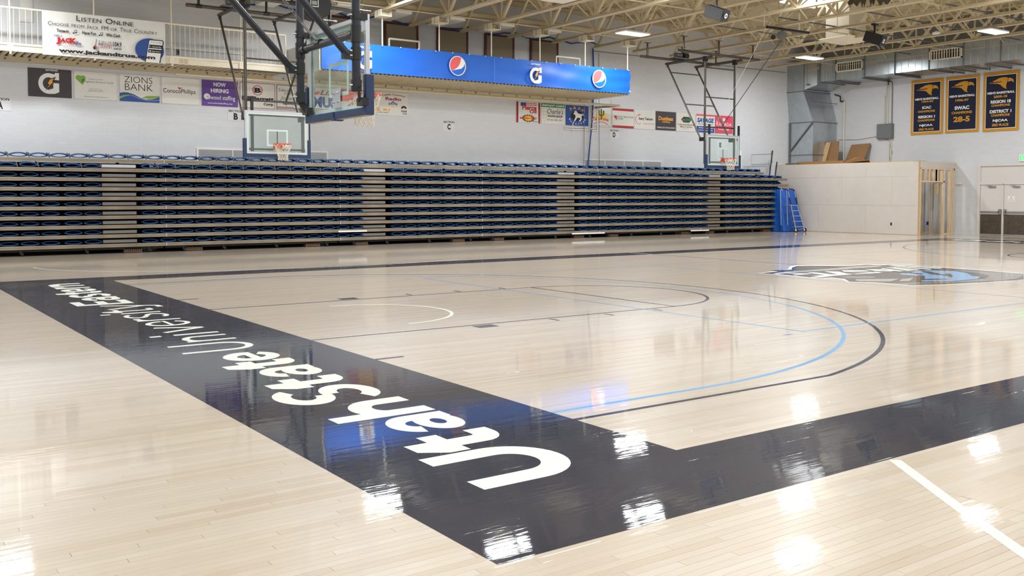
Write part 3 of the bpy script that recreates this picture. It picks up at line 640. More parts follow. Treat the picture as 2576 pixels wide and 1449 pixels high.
# main hoop over the near baseline, seen from behind
t, P, bx = hoop('near basketball hoop seen from behind, glass board hung on two dark posts with navy padding', (1.22,7.62,0), (1,0,0), None, 'basketball hoops')
for sg, br in ((1,.0),(-1,.0)):
    yy = 7.60+.885*sg; x0 = 1.03
    p_ = MB().tube((x0,yy,2.97),(x0,yy,7.5),.055,18).build('post', M['darkb'], t)
    for z, h in ((3.05,.14),(3.45,.16),(3.70,.22),(3.93,.10)): MB().tube((x0,yy,z-h/2),(x0,yy,z+h/2),.067,18).build('clamp_collar', M['black'], p_)
    m = MB()
    for z in (3.05,3.42,3.48,3.93):
        for s2 in (-1,1): m.tube((x0-.07,yy+.03*s2,z),(x0-.1,yy+.03*s2,z),.011,8)
    m.build('collar_bolt', M['alu'], p_)
    # top bracket and lower strap to the board frame
    MB().box((x0+.03,yy-.05,3.88),(1.17,yy+.05,3.96)).build('board_bracket', M['black'], t)
    MB().beam((x0,yy-sg*-.07,3.03),(1.12,7.62+sg*.82,2.84),.035,.08).build('board_strap', M['black'], t)
    MB().box((1.08,7.62+sg*.87-.1,2.80),(1.17,7.62+sg*.87+.06,2.9)).build('strap_clevis', M['black'], t)
    zj = 3.43; b_ = MB().tube((x0-.12,yy,zj),(x0-4.1,yy,zj+4.05),.048,16).build('diagonal_brace', M['darkb'], t)
    MB().box((x0-.19,yy-.035,zj-.06),(x0-.02,yy+.035,zj+.05)).build('brace_knuckle', M['black'], t)
m = MB().tube((1.03,6.72,3.70),(1.03,8.48,3.70),.05,16); c_ = m.build('cross_pipe', M['darkb'], t)
MB().tube((1.03,6.76,3.70),(1.03,6.84,3.70),.062,16).tube((1.03,8.28,3.70),(1.03,8.36,3.70),.062,16).tube((1.03,7.76,3.72),(1.03,7.9,3.72),.06,12).build('pipe_sleeve', M['black'], c_)
m = MB().tube((.97,7.85,3.76),(-2.4,7.85,7.4),.006,6).tube((.97,7.80,3.76),(-2.4,7.65,7.4),.006,6); m.build('hoist_cable', M['galvd'], t)
MB().tube((.97,7.83,3.78),(.78,7.83,3.98),.013,8).build('turnbuckle', M['alu'], t)
MB().tube((-3.2,5.5,7.45),(-3.2,9.7,7.45),.05,12).tube((1.03,5.5,7.45),(1.03,9.7,7.45),.05,12).build('header_pipe', M['darkb'], t)
for x in (-3.2,1.03):
    for y in (5.9,9.3): MB().tube((x,y,7.45),(x,y,7.56),.04,8).box((x-.1,y-.1,7.5),(x+.1,y+.1,7.52)).build('roof_clamp', M['black'], t)
# side hoops hung from the joists near the bleachers
def side_hoop(cx, lab, big):
    t, P, bx = hoop(lab, (cx,21.0,0), (0,-1,0), None, 'basketball hoops')
    A = cx-2.35; z = 6.96
    def pipe(n, p, q_, r, m='gun', n2=12): return MB().tube(p, q_, r, n2).build(n, M[m], t)
    o0, o1 = (-1.89, 2.66) if big else (-2.6, 1.75)
    ha = pipe('header_pipe', (cx+o0,22.85,z), (cx+o1,22.85,z), .052); hb = pipe('header_pipe', (cx+o0,20.93,z), (cx+o1+.17,20.93,z), .052)
    for x, y in [(cx+f, y) for y in (22.85, 20.93) for f in (o0+.35, (o0+o1)/2+.05, o1-.2)]:
        q = MB().tube((x,y,z),(x,y,ZJ),.036,10).box((x-.15,y-.05,ZJ-.012),(x+.15,y+.05,ZJ+.005)).tube((x-.09,y,z),(x+.09,y,z),.06,12); q.build('drop_pipe', M['black' if big else 'gun'], t)
    for sg in (-1,1):
        x = cx+.82*sg
        pipe('carrier_pipe', (x,23.3,z-.11), (x,20.85,z-.11), .052)
        mm = pipe('mast', (x,21.2,z-.1), (x,21.2,2.85), .042)
        MB().box((x-.06,21.12,z-.25),(x+.06,21.28,z-.05)).build('mast_bracket', M['black'], mm)
        pipe('diagonal_brace', (x-.0,23.2,z-.2), (x+.0,21.4,3.8), .033)
        MB().box((x-.04,21.22,3.72),(x+.04,21.45,3.86)).build('brace_bracket', M['black'], t)
        MB().tube((x,23.2,z-.12),(x,23.2,z-.25),.045,10).build('brace_hinge', M['black'], t)
        pipe('guide_rod', (x-.09*1,21.15,4.9), (x-.09,21.15,3.7), .012, 'black', 6)
        MB().box((x+.1,21.06,2.85),(x+.17,21.12,4.35)).build('inner_upright', M['darkb'], t)
        MB().box((x-.09*sg-.06,21.04,3.9),(x-.09*sg+.06,21.2,3.96)).build('frame_bracket', M['black'], t)
    for y, zz, r in ((21.2,6.5,.028),(21.2,5.38,.022),(21.2,4.25,.03),(21.2,2.92,.03),(21.2,3.85,.022)): pipe('cross_tube', (cx-.82,y,zz), (cx+.82,y,zz), r, 'gun', 10)
    for f in (.09,.53): yy = 23.2-1.8*f; zz = z-.2-(z-4.0)*f; pipe('cross_tube', (cx-.82,yy,zz), (cx+.82,yy,zz), .022, 'gun', 8)
    w_ = MB().box((cx-.9,22.7,z+.05),(cx-.15,23.0,z+.1)).tube((cx-.75,22.85,z+.2),(cx-.45,22.85,z+.2),.1,14).build('winch_drum', M['galvd'], t)
    MB().tube((cx-.35,22.85,z+.2),(cx-.1,22.85,z+.2),.12,14).build('winch_motor', M['black'], w_)
    MB().tube((cx,21.02,2.95),(cx,21.02,3.42),.012,8).build('glass_prop', M['black'], t)
    return t
side_hoop(5.66, 'nearer side hoop facing the camera, glass board hung over the left bleachers', True)
side_hoop(23.53, 'farther side hoop facing the camera, glass board before the pink sponsor sign', False)
# hoist pulley bars and hanging drum
t = thing('hoist_pulley_bar', 'short dark pipe under the roof joists with a round pulley for the far side hoop', 'pulley', (22.95,17.55,7.4))
MB().tube((21.9,17.6,7.42),(24.05,17.52,7.42),.05,12).build('bar', M['black'], t)
MB().tube((22.62,17.56,7.2),(22.7,17.6,7.2),.16,20).build('pulley_wheel', M['galvd'], t); MB().tube((22.2,17.58,7.1),(22.25,17.6,7.1),.08,14).build('cable_guide', M['black'], t)
MB().tube((22.66,17.57,7.42),(22.66,17.57,7.2),.03,8).build('pulley_hanger', M['black'], t)
MB().tube((22.68,17.62,7.05),(23.65,21.2,4.3),.012,6).build('hoist_cable', M['black'], t)
MB().tube((22.2,17.9,7.4),(23.4,21.2,4.5),.006,5).build('safety_cable', M['white'], t)
t = thing('safety_strap_reel', 'big rounded black reel housing with a white-outlined badge above the near glass board', 'reel', (5.9,19.0,6.5))
m = MB().tube((5.9,18.75,6.55),(5.9,19.25,6.55),.36,28).tube((5.9,18.78,6.55),(5.9,18.72,6.55),.33,28).box((5.72,18.8,6.85),(6.08,19.2,7.05)); m.build('housing', M['black'], t, bevel=.01)
m = MB().tube((5.9,18.98,6.55),(5.9,19.02,6.55),.37,28); m.build('seam_band', M['gun'], t)
p = Print((5.72,18.70,6.42),(1,0,0),(0,0,1),(0,-1,0)); p.rect('pwhite',-.06,.05,.16,.25).rect('ink',-.045,.065,.145,.235).rect('pwhite',-.02,.09,.12,.21).text('ink','PRO',-.01,.11,.11,.19,.02) if False else p.rect('pwhite',-.06,.05,.16,.25).rect('ink',-.045,.065,.145,.235).rect('pgrey',-.02,.1,.12,.2)
p.build('badge', t)
MB().tube((5.9,19,7.05),(5.9,19,7.49),.04,10).build('hanger', M['black'], t)
MB().beam((5.9,19.05,6.2),(6.0,21.2,4.28),.03,.06).build('safety_strap', M['black'], t)
for x, y, z, lab in ((16.9,15.3,7.0,'black wedge loudspeaker hanging under the joists left of the far side hoop'),(24.75,15.35,7.0,'black wedge loudspeaker hanging under the joists in front of the silver duct')):
    t = thing('loudspeaker', lab, 'loudspeaker', (x,y,z), 'hanging loudspeakers')
    rot = Matrix.Rotation(R(-76), 4, 'Z') @ Matrix.Rotation(R(22), 4, 'Y') @ Matrix.Rotation(R(6), 4, 'X')
    def tr(q):
        q.v = [Vector((x,y,z))+rot@v for v in q.v]; return q
    q = MB(); a = [(-.33,-.13),(-.33,.13),(.33,.21),(.33,-.21)]
    q.prism([(u,v,-.17) for u, v in a], (0,0,.34)); tr(q).build('cabinet', M['rubber'], t, bevel=.01)
    q = MB().tube((.33,0,0),(.345,0,0),.075,20); tr(q).build('horn_cone', M['pwhite'], t)
    q = MB().tube((.33,0,0),(.35,0,0),.03,12).tube((.33,-.13,.03),(.345,-.13,.03),.05,14).tube((.33,.13,.03),(.345,.13,.03),.05,14); tr(q).build('driver', M['rubber'], t)
    MB().beam((x,y,z+.1),(x,y,7.5),.05,.05).box((x-.12,y-.06,7.44),(x+.12,y+.06,7.5)).build('mounting_arm', M['black'], t)

# ------------------------------------------------------------------ balconies along the back wall
def corr(x0, x1, y0, y1, z, pitch):
    q = MB(); x = x0; pr = []
    while x < x1: pr += [(x,z+.045),(x+pitch*.3,z+.045),(x+pitch*.42,z),(x+pitch*.88,z)]; x += pitch
    n = len(pr); q.add([(a,y0,b) for a, b in pr]+[(a,y1,b) for a, b in pr], [(i,i+1,n+i+1,n+i) for i in range(n-1)]); return q
t = thing('balcony', 'narrow cream balcony walkway with ivory baluster railing, upper left', 'balcony', (1,24.4,5.5))
corr(XL,7.2,24.42,25.5,5.5,.19).build('corrugated_soffit', M['cream'], t)
MB().box((XL,24.4,5.545),(7.3,YB,5.70)).build('deck', M['creamw'], t)
MB().box((XL,24.36,5.5),(7.35,24.42,5.66)).box((XL,24.34,5.66),(7.35,24.44,5.72)).build('edge_channel', M['creamw'], t)
MB().box((XL,25.42,5.36),(7.3,YB-.005,5.50)).build('wall_ledger', M['cream'], t)
m = MB()
for i in range(44): m.cbox((-6+i*.62,25.415,5.43),(.05,.02,.05))
m.build('ledger_bolt', M['galvd'], t)
r = MB().tube((XL,24.4,6.66),(7.3,24.4,6.66),.03,8).tube((7.3,24.4,6.66),(7.3,24.4,5.7),.03,8).build('top_rail', M['tube'], t)
bm = MB().tube((0,0,5.7),(0,0,6.65),.008,6).mesh('baluster', M['tube'])
x = -1.5
while x < 7.25:
    if not (.36 < x < 3.55): inst('baluster', bm, t, (x,24.4,0))
    x += .146
for x in (-.43,1.68,3.80,5.87): 
    h = MB().tube((x,24.38,5.45),(x,24.38,ZJ),.02,8).build('hanger_rod', M['tube'], t)
    MB().box((x-.07,24.33,5.5),(x+.07,24.36,5.72)).tube((x,24.34,5.42),(x,24.34,5.5),.03,8).build('hanger_bracket', M['creamw'], h)
p = Print((4.0,24.355,5.5),(1,0,0),(0,0,1),(0,-1,0)); p.rect('cream',.0,.02,.26,.15); p.disc('pgrey',.07,.05,.012).disc('pgrey',.19,.05,.012).disc('pgrey',.07,.12,.012).disc('pgrey',.19,.12,.012); p.build('splice_plate', t)
t = thing('balcony', 'wide cream press balcony hung behind the long blue banner', 'balcony', (14,23.1,5.5))
MB().box((7.9,25.42,5.35),(20.5,YB-.005,5.485)).build('wall_ledger', M['cream'], t)
corr(7.9,20.5,23.1,25.5,5.49,.15).build('corrugated_soffit', M['cream'], t)
MB().box((7.9,23.08,5.535),(20.53,YB,5.66)).build('deck', M['cream'], t)
MB().box((7.85,23.08,5.49),(7.9,YB,6.4)).build('side_screen', M['white'], t)
MB().box((20.5,23.1,5.49),(20.55,YB,5.68)).build('end_channel', M['cream'], t)
r = MB().tube((7.9,23.12,6.35),(20.5,23.12,6.35),.025,8).tube((20.5,23.12,6.35),(20.5,25.5,6.35),.025,8).build('top_rail', M['tube'], t)
for x in (7.95,10.04,12.15,14.24,16.33,18.42,20.52):
    h = MB().tube((x,23.14,5.66),(x,23.14,ZJ),.022,8).build('hanger_rod', M['tube'], t)
    q = MB().box((x-.19,22.85,ZJ-.19),(x+.19,23.3,ZJ-.17)).box((x-.19,22.85,ZJ-.17),(x-.17,23.3,ZJ+.02)).box((x+.17,22.85,ZJ-.17),(x+.19,23.3,ZJ+.02)).box((x-.19,23.1,ZJ-.17),(x+.19,23.12,ZJ+.02)); q.build('joist_saddle', M['creamw'], h)
for x0, x1, lab in ((10.85,12.0,'white tube guard frame above the left part of the blue banner'),(17.9,19.03,'white tube guard frame above the right part of the blue banner')):
    tag(MB().path([(x0,24.2,5.66),(x0,24.2,6.86),(x1,24.2,6.86),(x1,24.2,5.66)],.035,8).build('guard_frame', M['tube'], None, (x0,24.2,5.66)), lab, 'guard frame')
m = MB()
for i in range(7): m.box((19.3+i*.15,24.6,5.9+.0),(19.42+i*.15,24.7,6.5))
m.box((20.3,24.55,5.9),(20.5,24.75,6.52)); tag(m.build('stacked_panel', M['white'], None, (19.9,24.6,5.66)), 'row of white panels standing behind the right end of the blue banner', 'panels')
# long blue banner
def vinyl(x0, x1, z0, z1, y, nx, nz, amp, wrinkle):
    q = MB(); vs = []
    for j in range(nz+1):
        for i in range(nx+1):
            u = i/nx; v = j/nz; vs.append((x0+(x1-x0)*u, y-wrinkle(u, v)*amp, z0+(z1-z0)*v))
    q.add(vs, [(j*(nx+1)+i, j*(nx+1)+i+1, (j+1)*(nx+1)+i+1, (j+1)*(nx+1)+i) for j in range(nz) for i in range(nx)], True); return q
wr_ = lambda u, v: (math.sin(u*29+v*3.2)*.35+math.sin(u*61-v*5)*.2+math.sin(v*9+u*14)*.3)*(.35+u)+ (max(0,(u-.88))*6*math.sin((v-u)*16))
t = thing('blue_banner', 'long blue banner with white G and round emblems, hung on the wide balcony', 'banner', (14,23.0,5.5))
cl = vinyl(7.9,20.56,5.52,6.41,23.03,150,14,.028,wr_).build('vinyl_sheet', M['bblue'], t)
m = MB()
for i in range(20): m.cbox((8.0+i*.655,22.99,6.395),(.03,.02,.03)); 
m.build('tie_grommet', M['pwhite'], cl)
MB().box((14.25,22.985,5.53),(14.265,22.99,6.4)).build('seam', M['lblue'], cl)
YBN = 22.955
def Gmark(p, u, v, s, bg, wht='pwhite'):
    """white block G with a lightning bolt; (u,v) lower left, s height"""
    a = s*.44; cx = u+a; cy = v+s*.47
    p.ring(wht, cx, cy, a, s*.47, a*.42, 80, 330, 36)
    p.poly(wht, [(cx,v+s*.94),(cx+a*.55,v+s*.90),(cx+a*.62,v+s*.97),(cx+a*.98,v+s*.97),(cx+a*.98,v+s*.64),(cx+a*.5,v+s*.66),(cx+a*.1,v+s*.74)])
    p.poly(wht, [(cx+a*.42,v+s*.50),(cx+a*.98,v+s*.50),(cx+a*.98,v+s*.10),(cx+a*.6,v+s*.02),(cx+a*.2,v+s*.0),(cx+a*.1,v+s*.22),(cx+a*.42,v+s*.24)])
    p.poly('ink', [(cx-a*.35,v+s*.12),(cx-a*.05,v+s*.40),(cx-a*.28,v+s*.42),(cx+a*.05,v+s*.68),(cx+a*.72,v+s*.80),(cx+a*.45,v+s*.62),(cx+a*.62,v+s*.62)])
    p.poly('oran', [(cx-a*.22,v+s*.22),(cx+a*.08,v+s*.44),(cx-a*.12,v+s*.46),(cx+a*.1,v+s*.65),(cx+a*.5,v+s*.72),(cx+a*.3,v+s*.57),(cx+a*.42,v+s*.56)])
def globe(p, u, v, rx, ry, col):
    p.disc('pwhite', u, v, rx, ry).disc('bblue', u, v, rx*.90, ry*.92)
    A = lambda t, k=.90: (u+rx*k*math.cos(R(t)), v+ry*k*1.02*math.sin(R(t)))
    p.poly(col, [A(t) for t in range(62, 215, 6)]+[(u-rx*.35,v-ry*.38),(u+.05*rx,v-ry*.1),(u+rx*.3,v+ry*.3)])
    p.poly('pwhite', [A(62),(u+rx*.3,v+ry*.3),(u+.05*rx,v-ry*.1),(u-rx*.35,v-ry*.38),A(215),(u-.1*rx,v-ry*.38),(u+.45*rx,v-ry*.25),(u+.75*rx,v),A(18),A(35),A(50)])
p = Print((0,YBN,0),(1,0,0),(0,0,1),(0,-1,0))
for u in (9.05, 15.75): Gmark(p, u, 5.60, .60, 'bblue'); p.text('pwhite','GATORADE', u+.06, 6.25, u+.46, 6.31, .03)
globe(p, 12.75, 5.97, .33, .33, 'pink'); globe(p, 18.95, 5.97, .33, .33, 'pink')
p.text('pwhite','e',20.44,5.57,20.50,5.63)
p.build('printed_emblem', t)
# white banner on the left railing
t = thing('white_banner', 'white vinyl banner reading LISTEN ONLINE tied to the left balcony railing', 'banner', (2,24.3,5.5))
vinyl(.345,3.6,5.47,6.66,24.31,60,12,.02,lambda u,v: math.sin(u*40+v)*.25+math.sin(u*17-v*2)*.5).build('vinyl_sheet', M['pwhite'], t)
p = Print((.345,24.265,5.47),(1,0,0),(0,0,1),(0,-1,0))
def smallcaps(p, m, s, u0, u1, v, H, bold=.0):
    """words with large initials and small capitals, spread from u0 to u1"""
    ws = []; tot = 0
    for i, w in enumerate(s.split(' ')):
        for j, ch in enumerate(w):
            big = ch.isupper(); a = glyphs(ch.upper(), bold); wd = max(a[3]-a[2], .12)*(1 if big else .76); ws.append((ch.upper(), tot, wd, big)); tot += wd+.10
        tot += .34
    k = (u1-u0)/(tot-.44)
    for ch, x, wd, big in ws: l = p.l; p.text(m, ch, u0+x*k, v, u0+(x+wd)*k, v+H*(1 if big else .74), bold); p.l = l
    p.l += 1
smallcaps(p,'ink','Listen Online',.86,2.36,.98,.15,.004)
smallcaps(p,'ink','Choose from Jack FM or True Country',.14,3.02,.80,.11,-.004)
p.text('ink','Tune-in',.35,.635,.66,.72,.03).text('ink','Have Fun',1.0,.63,1.36,.72,.03).text('ink','Win Cash',1.62,.63,2.0,.72,.03)
for u in (.78,1.45):
    p.disc('ink',u,.64,.024,.018).disc('ink',u+.06,.655,.024,.018).line('ink',[(u+.02,.64),(u+.025,.715),(u+.085,.73),(u+.08,.655)],.012)
p.text('rblue','100.1',.29,.51,.48,.56,.02)
for ch, u0, u1, v0, v1 in (('J',.33,.44,.30,.49),('A',.45,.57,.36,.48),('C',.57,.69,.36,.49),('K',.68,.86,.35,.50)): p.text('red',ch,u0,v0,u1,v1,.07)
p.text('rblue','fm',.84,.32,.97,.42,.03,.2).text('pgrey','playing what we want"',.48,.25,.98,.295,0,.1)
p.disc('skin',1.33,.30,.05,.06).disc('ink',1.31,.28,.03,.04).line('ink',[(1.34,.33),(1.37,.53)],.014)
p.text('pgrey','TRUE',1.40,.42,1.78,.49,-.005).line('red',[(1.42,.40),(1.79,.395)],.012).line('rblue',[(1.42,.405),(1.55,.402)],.022).text('dred','COUNTRY',1.41,.29,1.78,.375,.0)
p.text('ink','104.9',1.81,.36,2.03,.50,.02).text('ink','&AM1080',1.82,.28,2.03,.33,.02)
p.disc('rblue',2.80,.345,.40,.335)
ph = [(2.66,.0),(2.77,.62),(2.80,.66),(3.16,.66),(3.20,.62),(3.09,.0)]
p.poly('ink',ph); p.poly('pwhite',[(2.68,.0),(2.79,.61),(2.81,.635),(3.15,.635),(3.17,.61),(3.06,.0)])
p.text('ink','Down the App',2.83,.56,3.13,.60,0,.1)
for v, s in ((.41,'Google Play'),(.28,'App Store')):
    o = (v-.28)*.16; p.poly('ink',[(2.75+o,v),(3.12+o,v),(3.14+o,v+.10),(2.77+o,v+.10)]); p.text('pwhite',s,2.85+o,v+.02,3.10+o,v+.06,.02)
p.poly('lblue',[(2.79,.43),(2.79,.49),(2.84,.46)]).disc('pwhite',2.81,.325,.022,.024)
p.text('ink','www.jackandtrue.com',.39,.06,2.95,.20,.045)
p.build('printed_design', t)
# ------------------------------------------------------------------ sponsor signs on the back wall
def sign(nm, lab, x0, x1, bg, draw, z0=4.44, z1=5.235, cat='sign'):
    w, h = x1-x0, z1-z0
    t = thing('sponsor_sign', lab, cat, (x0,YB,z0), 'sponsor signs on the back wall' )
    MB().box((x0,YB-.025,z0),(x1,YB-.001,z1)).build('board', M[bg], t)
    p = Print((x0,YB-.0265,z0),(w,0,0),(0,0,h),(0,-1,0))
    draw(p)
    m = 'pgrey'
    for u in (.02,.98):
        for v in (.03,.97): p.disc(m,u,v,.006,.009,n=8)
    p.build('printed_design', t)
def d_g(p):
    q = Print(p.O,(1,0,0),(0,0,1),(0,-1,0)); q.l = 1
    Gmark(q,.26,.09,.62,'charcoal'); q.text('pwhite','GATORADE',.45,.735,.77,.785,.03)
    p.mb = q.mb; p.ms = q.ms; p.l = q.l
sign('g','charcoal sign with a big white G and an orange bolt',.16,1.29,'charcoal',d_g)
def d_p(p):
    for u in (.10,.20): p.disc('lime',u,.76,.07,.09)
    p.poly('lime',[(.035,.72),(.27,.74),(.25,.64),(.19,.50),(.12,.60)])
    p.text('ink','P',.17,.58,.24,.72,.0,.2).text('pgrey','Castle Country',.32,.70,.68,.76).text('pgrey','regnancy Resource Center',.25,.58,.94,.68,0,.3)
    p.text('pgrey','castlecountryprc.org',.34,.36,.64,.40).text('pgrey','(435) 637-LOVE',.32,.27,.67,.34).text('pgrey','Educate Encourage Empower',.22,.06,.78,.12,0,.4)
sign('p','off-white sign with a lime heart, right of the charcoal G sign',1.36,2.52,'signw',d_p)
def d_z(p):
    p.text('ink','ZIONS',.12,.70,.82,.93,-.012).text('ink','BANK',.13,.42,.83,.66,-.012)
    w = [(i/20, .26-.20*math.sin((i/20-.1)*4.6)*(1 if i > 2 else .6)) for i in range(21)]
    p.poly('rblue',[(0,0)]+[(1,0)]+[(1,.22),(.9,.16),(.78,.11),(.65,.10),(.5,.16),(.35,.27),(.2,.33),(.1,.33),(0,.30)])
    p.poly('lime',[(0,.08),(0,.17),(.1,.23),(.22,.25),(.34,.22),(.2,.21),(.1,.16)]); p.poly('lime',[(.55,.16),(.68,.24),(.85,.25),(1,.26),(1,.22),(.9,.165),(.75,.12)])
    p.line('pwhite',[(.3,.23),(.5,.12),(.7,.06),(.9,.08),(1,.11)],.008)
sign('z','white sign reading ZIONS BANK over a blue and green wave',2.60,3.745,'signw',d_z)
def d_c(p): p.text('ink','ConocoPhillips',.04,.36,.90,.58,.005).poly('red',[(.42,.66),(.50,.62),(.56,.66),(.50,.58),(.46,.55)])
sign('c','white sign with thin black ConocoPhillips lettering'.replace('ConocoPhillips','one-word company name'),3.81,4.94,'signw',d_c)
def d_e(p):
    p.text('pwhite','NOW',.32,.76,.66,.92,.03).text('pwhite','HIRING',.24,.52,.74,.68,.03)
    p.disc('pwhite',.13,.36,.085,.115).text('purple','e',.13,.28,.19,.38).text('pwhite','elwood staffing',.14,.20,.92,.42,.008).text('pwhite','www.elwoodstaffing.com',.15,.07,.84,.14,.01)
sign('e','purple sign reading NOW HIRING',5.03,6.16,'purple',d_e)
def frame_(p, m, w=.01): p.line(m,[(0,w/2),(1,w/2)],w*1.3); p.line(m,[(0,1-w/2),(1,1-w/2)],w*1.3); p.line(m,[(w/2,0),(w/2,1)],w); p.line(m,[(1-w/2,0),(1-w/2,1)],w)
def d_b(p):
    frame_(p,'red'); p.ring('red',.5,.72,.145,.20,.025).text('ink','B',.41,.62,.60,.82,.06).text('ink','Bill Barrett',.05,.30,.97,.47,.05).text('ink','Corp.',.67,.10,.97,.24,.04)
sign('b','white red-edged sign with a circled black B behind the near side hoop frame',6.23,7.38,'signw',d_b)
def d_j(p):
    frame_(p,'ink'); p.text('ink','"Like new',.04,.74,.5,.86,-.005,.4).text('ink','Craft better',.22,.62,.74,.74,-.005,.4).text('teal',"Julian's",.08,.36,.62,.56,.0,.4).text('ink','upholstery',.18,.18,.9,.32,.03)
    p.rect('dred',0,.05,1,.08).rect('dred',0,.10,.5,.12).text('ink','435-637',.5,.02,.9,.045)
sign('j','cream sign with teal script lettering half hidden by the near dark post',7.45,8.6,'signw',d_j)
def d_m(p):
    p.text('dred',"Liz's",.3,.70,.95,.92,.02,.3); p.poly('pink',[(.05,.72),(.1,.8),(.25,.86),(.3,.78),(.22,.70),(.12,.68)])
    p.text('rblue','MUS',.05,.17,.88,.63,.05); p.line('red',[(0,.11),(1,.11)],.02); p.text('ink','58 E. Main, Price',.12,.01,.7,.07)
sign('m','white sign with big blue MUS letters seen through the near glass board',8.65,9.68,'signw',d_m)
def d_r(p):
    p.rect('red',0,.8,1,1); p.poly('red',[(0,.1),(.6,.8),(1,.8),(1,0),(.1,0)]); p.poly('yellow',[(.25,.12),(.5,.12),(.4,.5),(.9,.6),(.9,.1),(.2,.08)]); p.rect('dred',.05,.84,.95,.95)
    p.rect('yellow',.86,.1,.98,.45).text('ink','E',.88,.15,.95,.38,.03); p.text('pwhite','SPORTS',.3,.84,.9,.94,.03) if False else None
sign('r','red and yellow sign behind the near orange rim',9.72,11.0,'signw',d_r)
def d_cc(p):
    p.text('dred','Castle Country',.16,.80,.90,.90,.02,0,.06).text('dred','Radio',.28,.66,.78,.80,.035)
    p.poly('rblue',[(.36,.42),(.52,.64),(.68,.42),(.60,.50),(.52,.58),(.44,.50)]).text('rblue','KARB',.38,.46,.66,.56,.01).text('yellow','98.3',.42,.34,.62,.44,.02)
    p.text('oran','K',.02,.16,.14,.34,.05).text('oran','98.3',.2,.18,.42,.30,.03).text('lime','COUNTRY COMPANY',.04,.09,.38,.14,.01)
    p.disc('ink',.86,.33,.09,.12,0,180).disc('yellow',.86,.32,.03,.055).text('rblue','koal',.78,.17,.95,.28,.03).text('ink','750 AM',.82,.07,.95,.13,.01)
sign('cc','off-white sign reading Castle Country Radio, right of the near rim',11.05,12.3,'signw',d_cc)
def d_pi(p):
    p.rect('red',0,0,.05,1).rect('ink',.05,0,.085,1).rect('ink',.92,0,.95,1).rect('red',.95,0,1,1)
    p.poly('rblue',[(.18,.80),(.18,.97),(.40,.97),(.42,.84),(.30,.80)])
    for i in range(4): p.line('red' if i%2==0 else 'pwhite',[(.4,.95-.04*i),(.55,.93-.04*i),(.7,.96-.04*i),(.85,.93-.04*i)],.03)
    p.text('red','Pierce',.24,.62,.84,.86,.04,.1).text('red','Oil',.55,.47,.84,.64,.04)
    n = 16; p.poly('ink',[(.5+(.30 if i%2 else .22)*math.cos(math.pi*i/n),.22+(.20 if i%2 else .14)*math.sin(math.pi*i/n)) for i in range(2*n)]); p.disc('oran',.5,.22,.19,.13).disc('yellow',.5,.22,.12,.09); p.text('red','GOLDEN WEST',.14,.17,.86,.28,.05).text('ink','INDUSTRIES',.68,.05,.88,.09,.02)
sign('pi','white sign with red and black side stripes reading Pierce Oil',17.0,18.15,'signw',d_pi)
def d_i(p):
    p.rect('green',0,.82,1,1).text('pwhite','INSTANT CASH!',.03,.86,.97,.96,.04,.15)
    for k in range(4): p.ring('lime',.14,.22+.15*k,.09,.10,.006)
    p.text('ink',"Charlie's",.24,.50,.93,.76,.0,.3).text('ink','PAWN SHOP',.27,.33,.90,.45,.03).text('ink','BUY · SELL · TRADE · LOAN',.26,.17,.87,.25,0)
sign('i','white sign with a green INSTANT CASH! bar',18.21,19.37,'signw',d_i)
def d_t(p):
    for ch, u, v in (('T',.14,.72),('R',.33,.80),('A',.52,.80),('M',.70,.70)): p.text('oran',ch,u,v,u+.13,v+.14,.05)
    p.disc('ink',.5,.48,.29,.25)
    p.poly('pwhite',[(.36,.66),(.40,.74),(.46,.72),(.52,.62),(.66,.58),(.76,.60),(.80,.50),(.72,.54),(.68,.44),(.70,.34),(.62,.20),(.56,.22),(.64,.36),(.56,.40),(.48,.38),(.44,.28),(.34,.16),(.38,.32),(.42,.42),(.40,.52),(.36,.56),(.32,.54)])
    for i, ch in enumerate('ELECTRIC'): a = R(200+i*20); u, v = .5+.36*math.cos(a), .42+.34*math.sin(a); p.text('pwhite',ch,u-.028,v-.04,u+.028,v+.04,.04)
sign('t','royal blue sign with a white running horse in a black oval',19.43,20.59,'rblue',d_t)
def d_ta(p):
    n = 20; p.poly('yellow',[(.52+(.30 if i%2 else .25)*math.cos(math.pi*i/n),.42+(.40 if i%2 else .30)*math.sin(math.pi*i/n)) for i in range(n+1)])
    for pts in ([(.52,.36),(.52,.92)],[(.42,.84),(.42,.62),(.52,.56)],[(.63,.84),(.63,.62),(.52,.56)]): p.line('dgreen',pts,.055)
    p.text('red','TacoTime',.12,.28,.86,.46,.02,0,.05).ring('red',.5,.02,.38,.24,.03,25,155).text('pgrey','A Proud Supporter of the CEU Eagles',.02,.03,.96,.09,.0,.2); frame_(p,'pgrey',.006)
sign('ta','white sign with a green cactus before a yellow sun',20.67,21.81,'signw',d_ta)
def d_ro(p):
    p.rect('red',0,.88,1,1).rect('dred',0,.96,1,1).rect('red',0,0,1,.12).rect('dred',0,0,1,.04)
    p.poly('red',[(.04,.62),(.20,.62),(.20,.38)]).text('pgrey','ROCKY MOUNTAIN',.23,.54,.98,.62,.015).text('pgrey','POWER',.23,.43,.5,.51,.015)
sign('ro','white sign with red bars along top and bottom',21.87,23.04,'signw',d_ro)
def d_em(p):
    p.ring('red',.2,.5,.16,.26,.02,60,310).line('red',[(.28,.74),(.22,.78),(.18,.66),(.3,.52)],.018).text('ink','mery Telcom',.20,.44,.88,.62,.03).text('pink','Making the World A New',.4,.24,.98,.33,0,.4)
sign('em','white sign with a red swoosh, left of the dark gold-lettered sign',23.1,24.27,'signw',d_em)
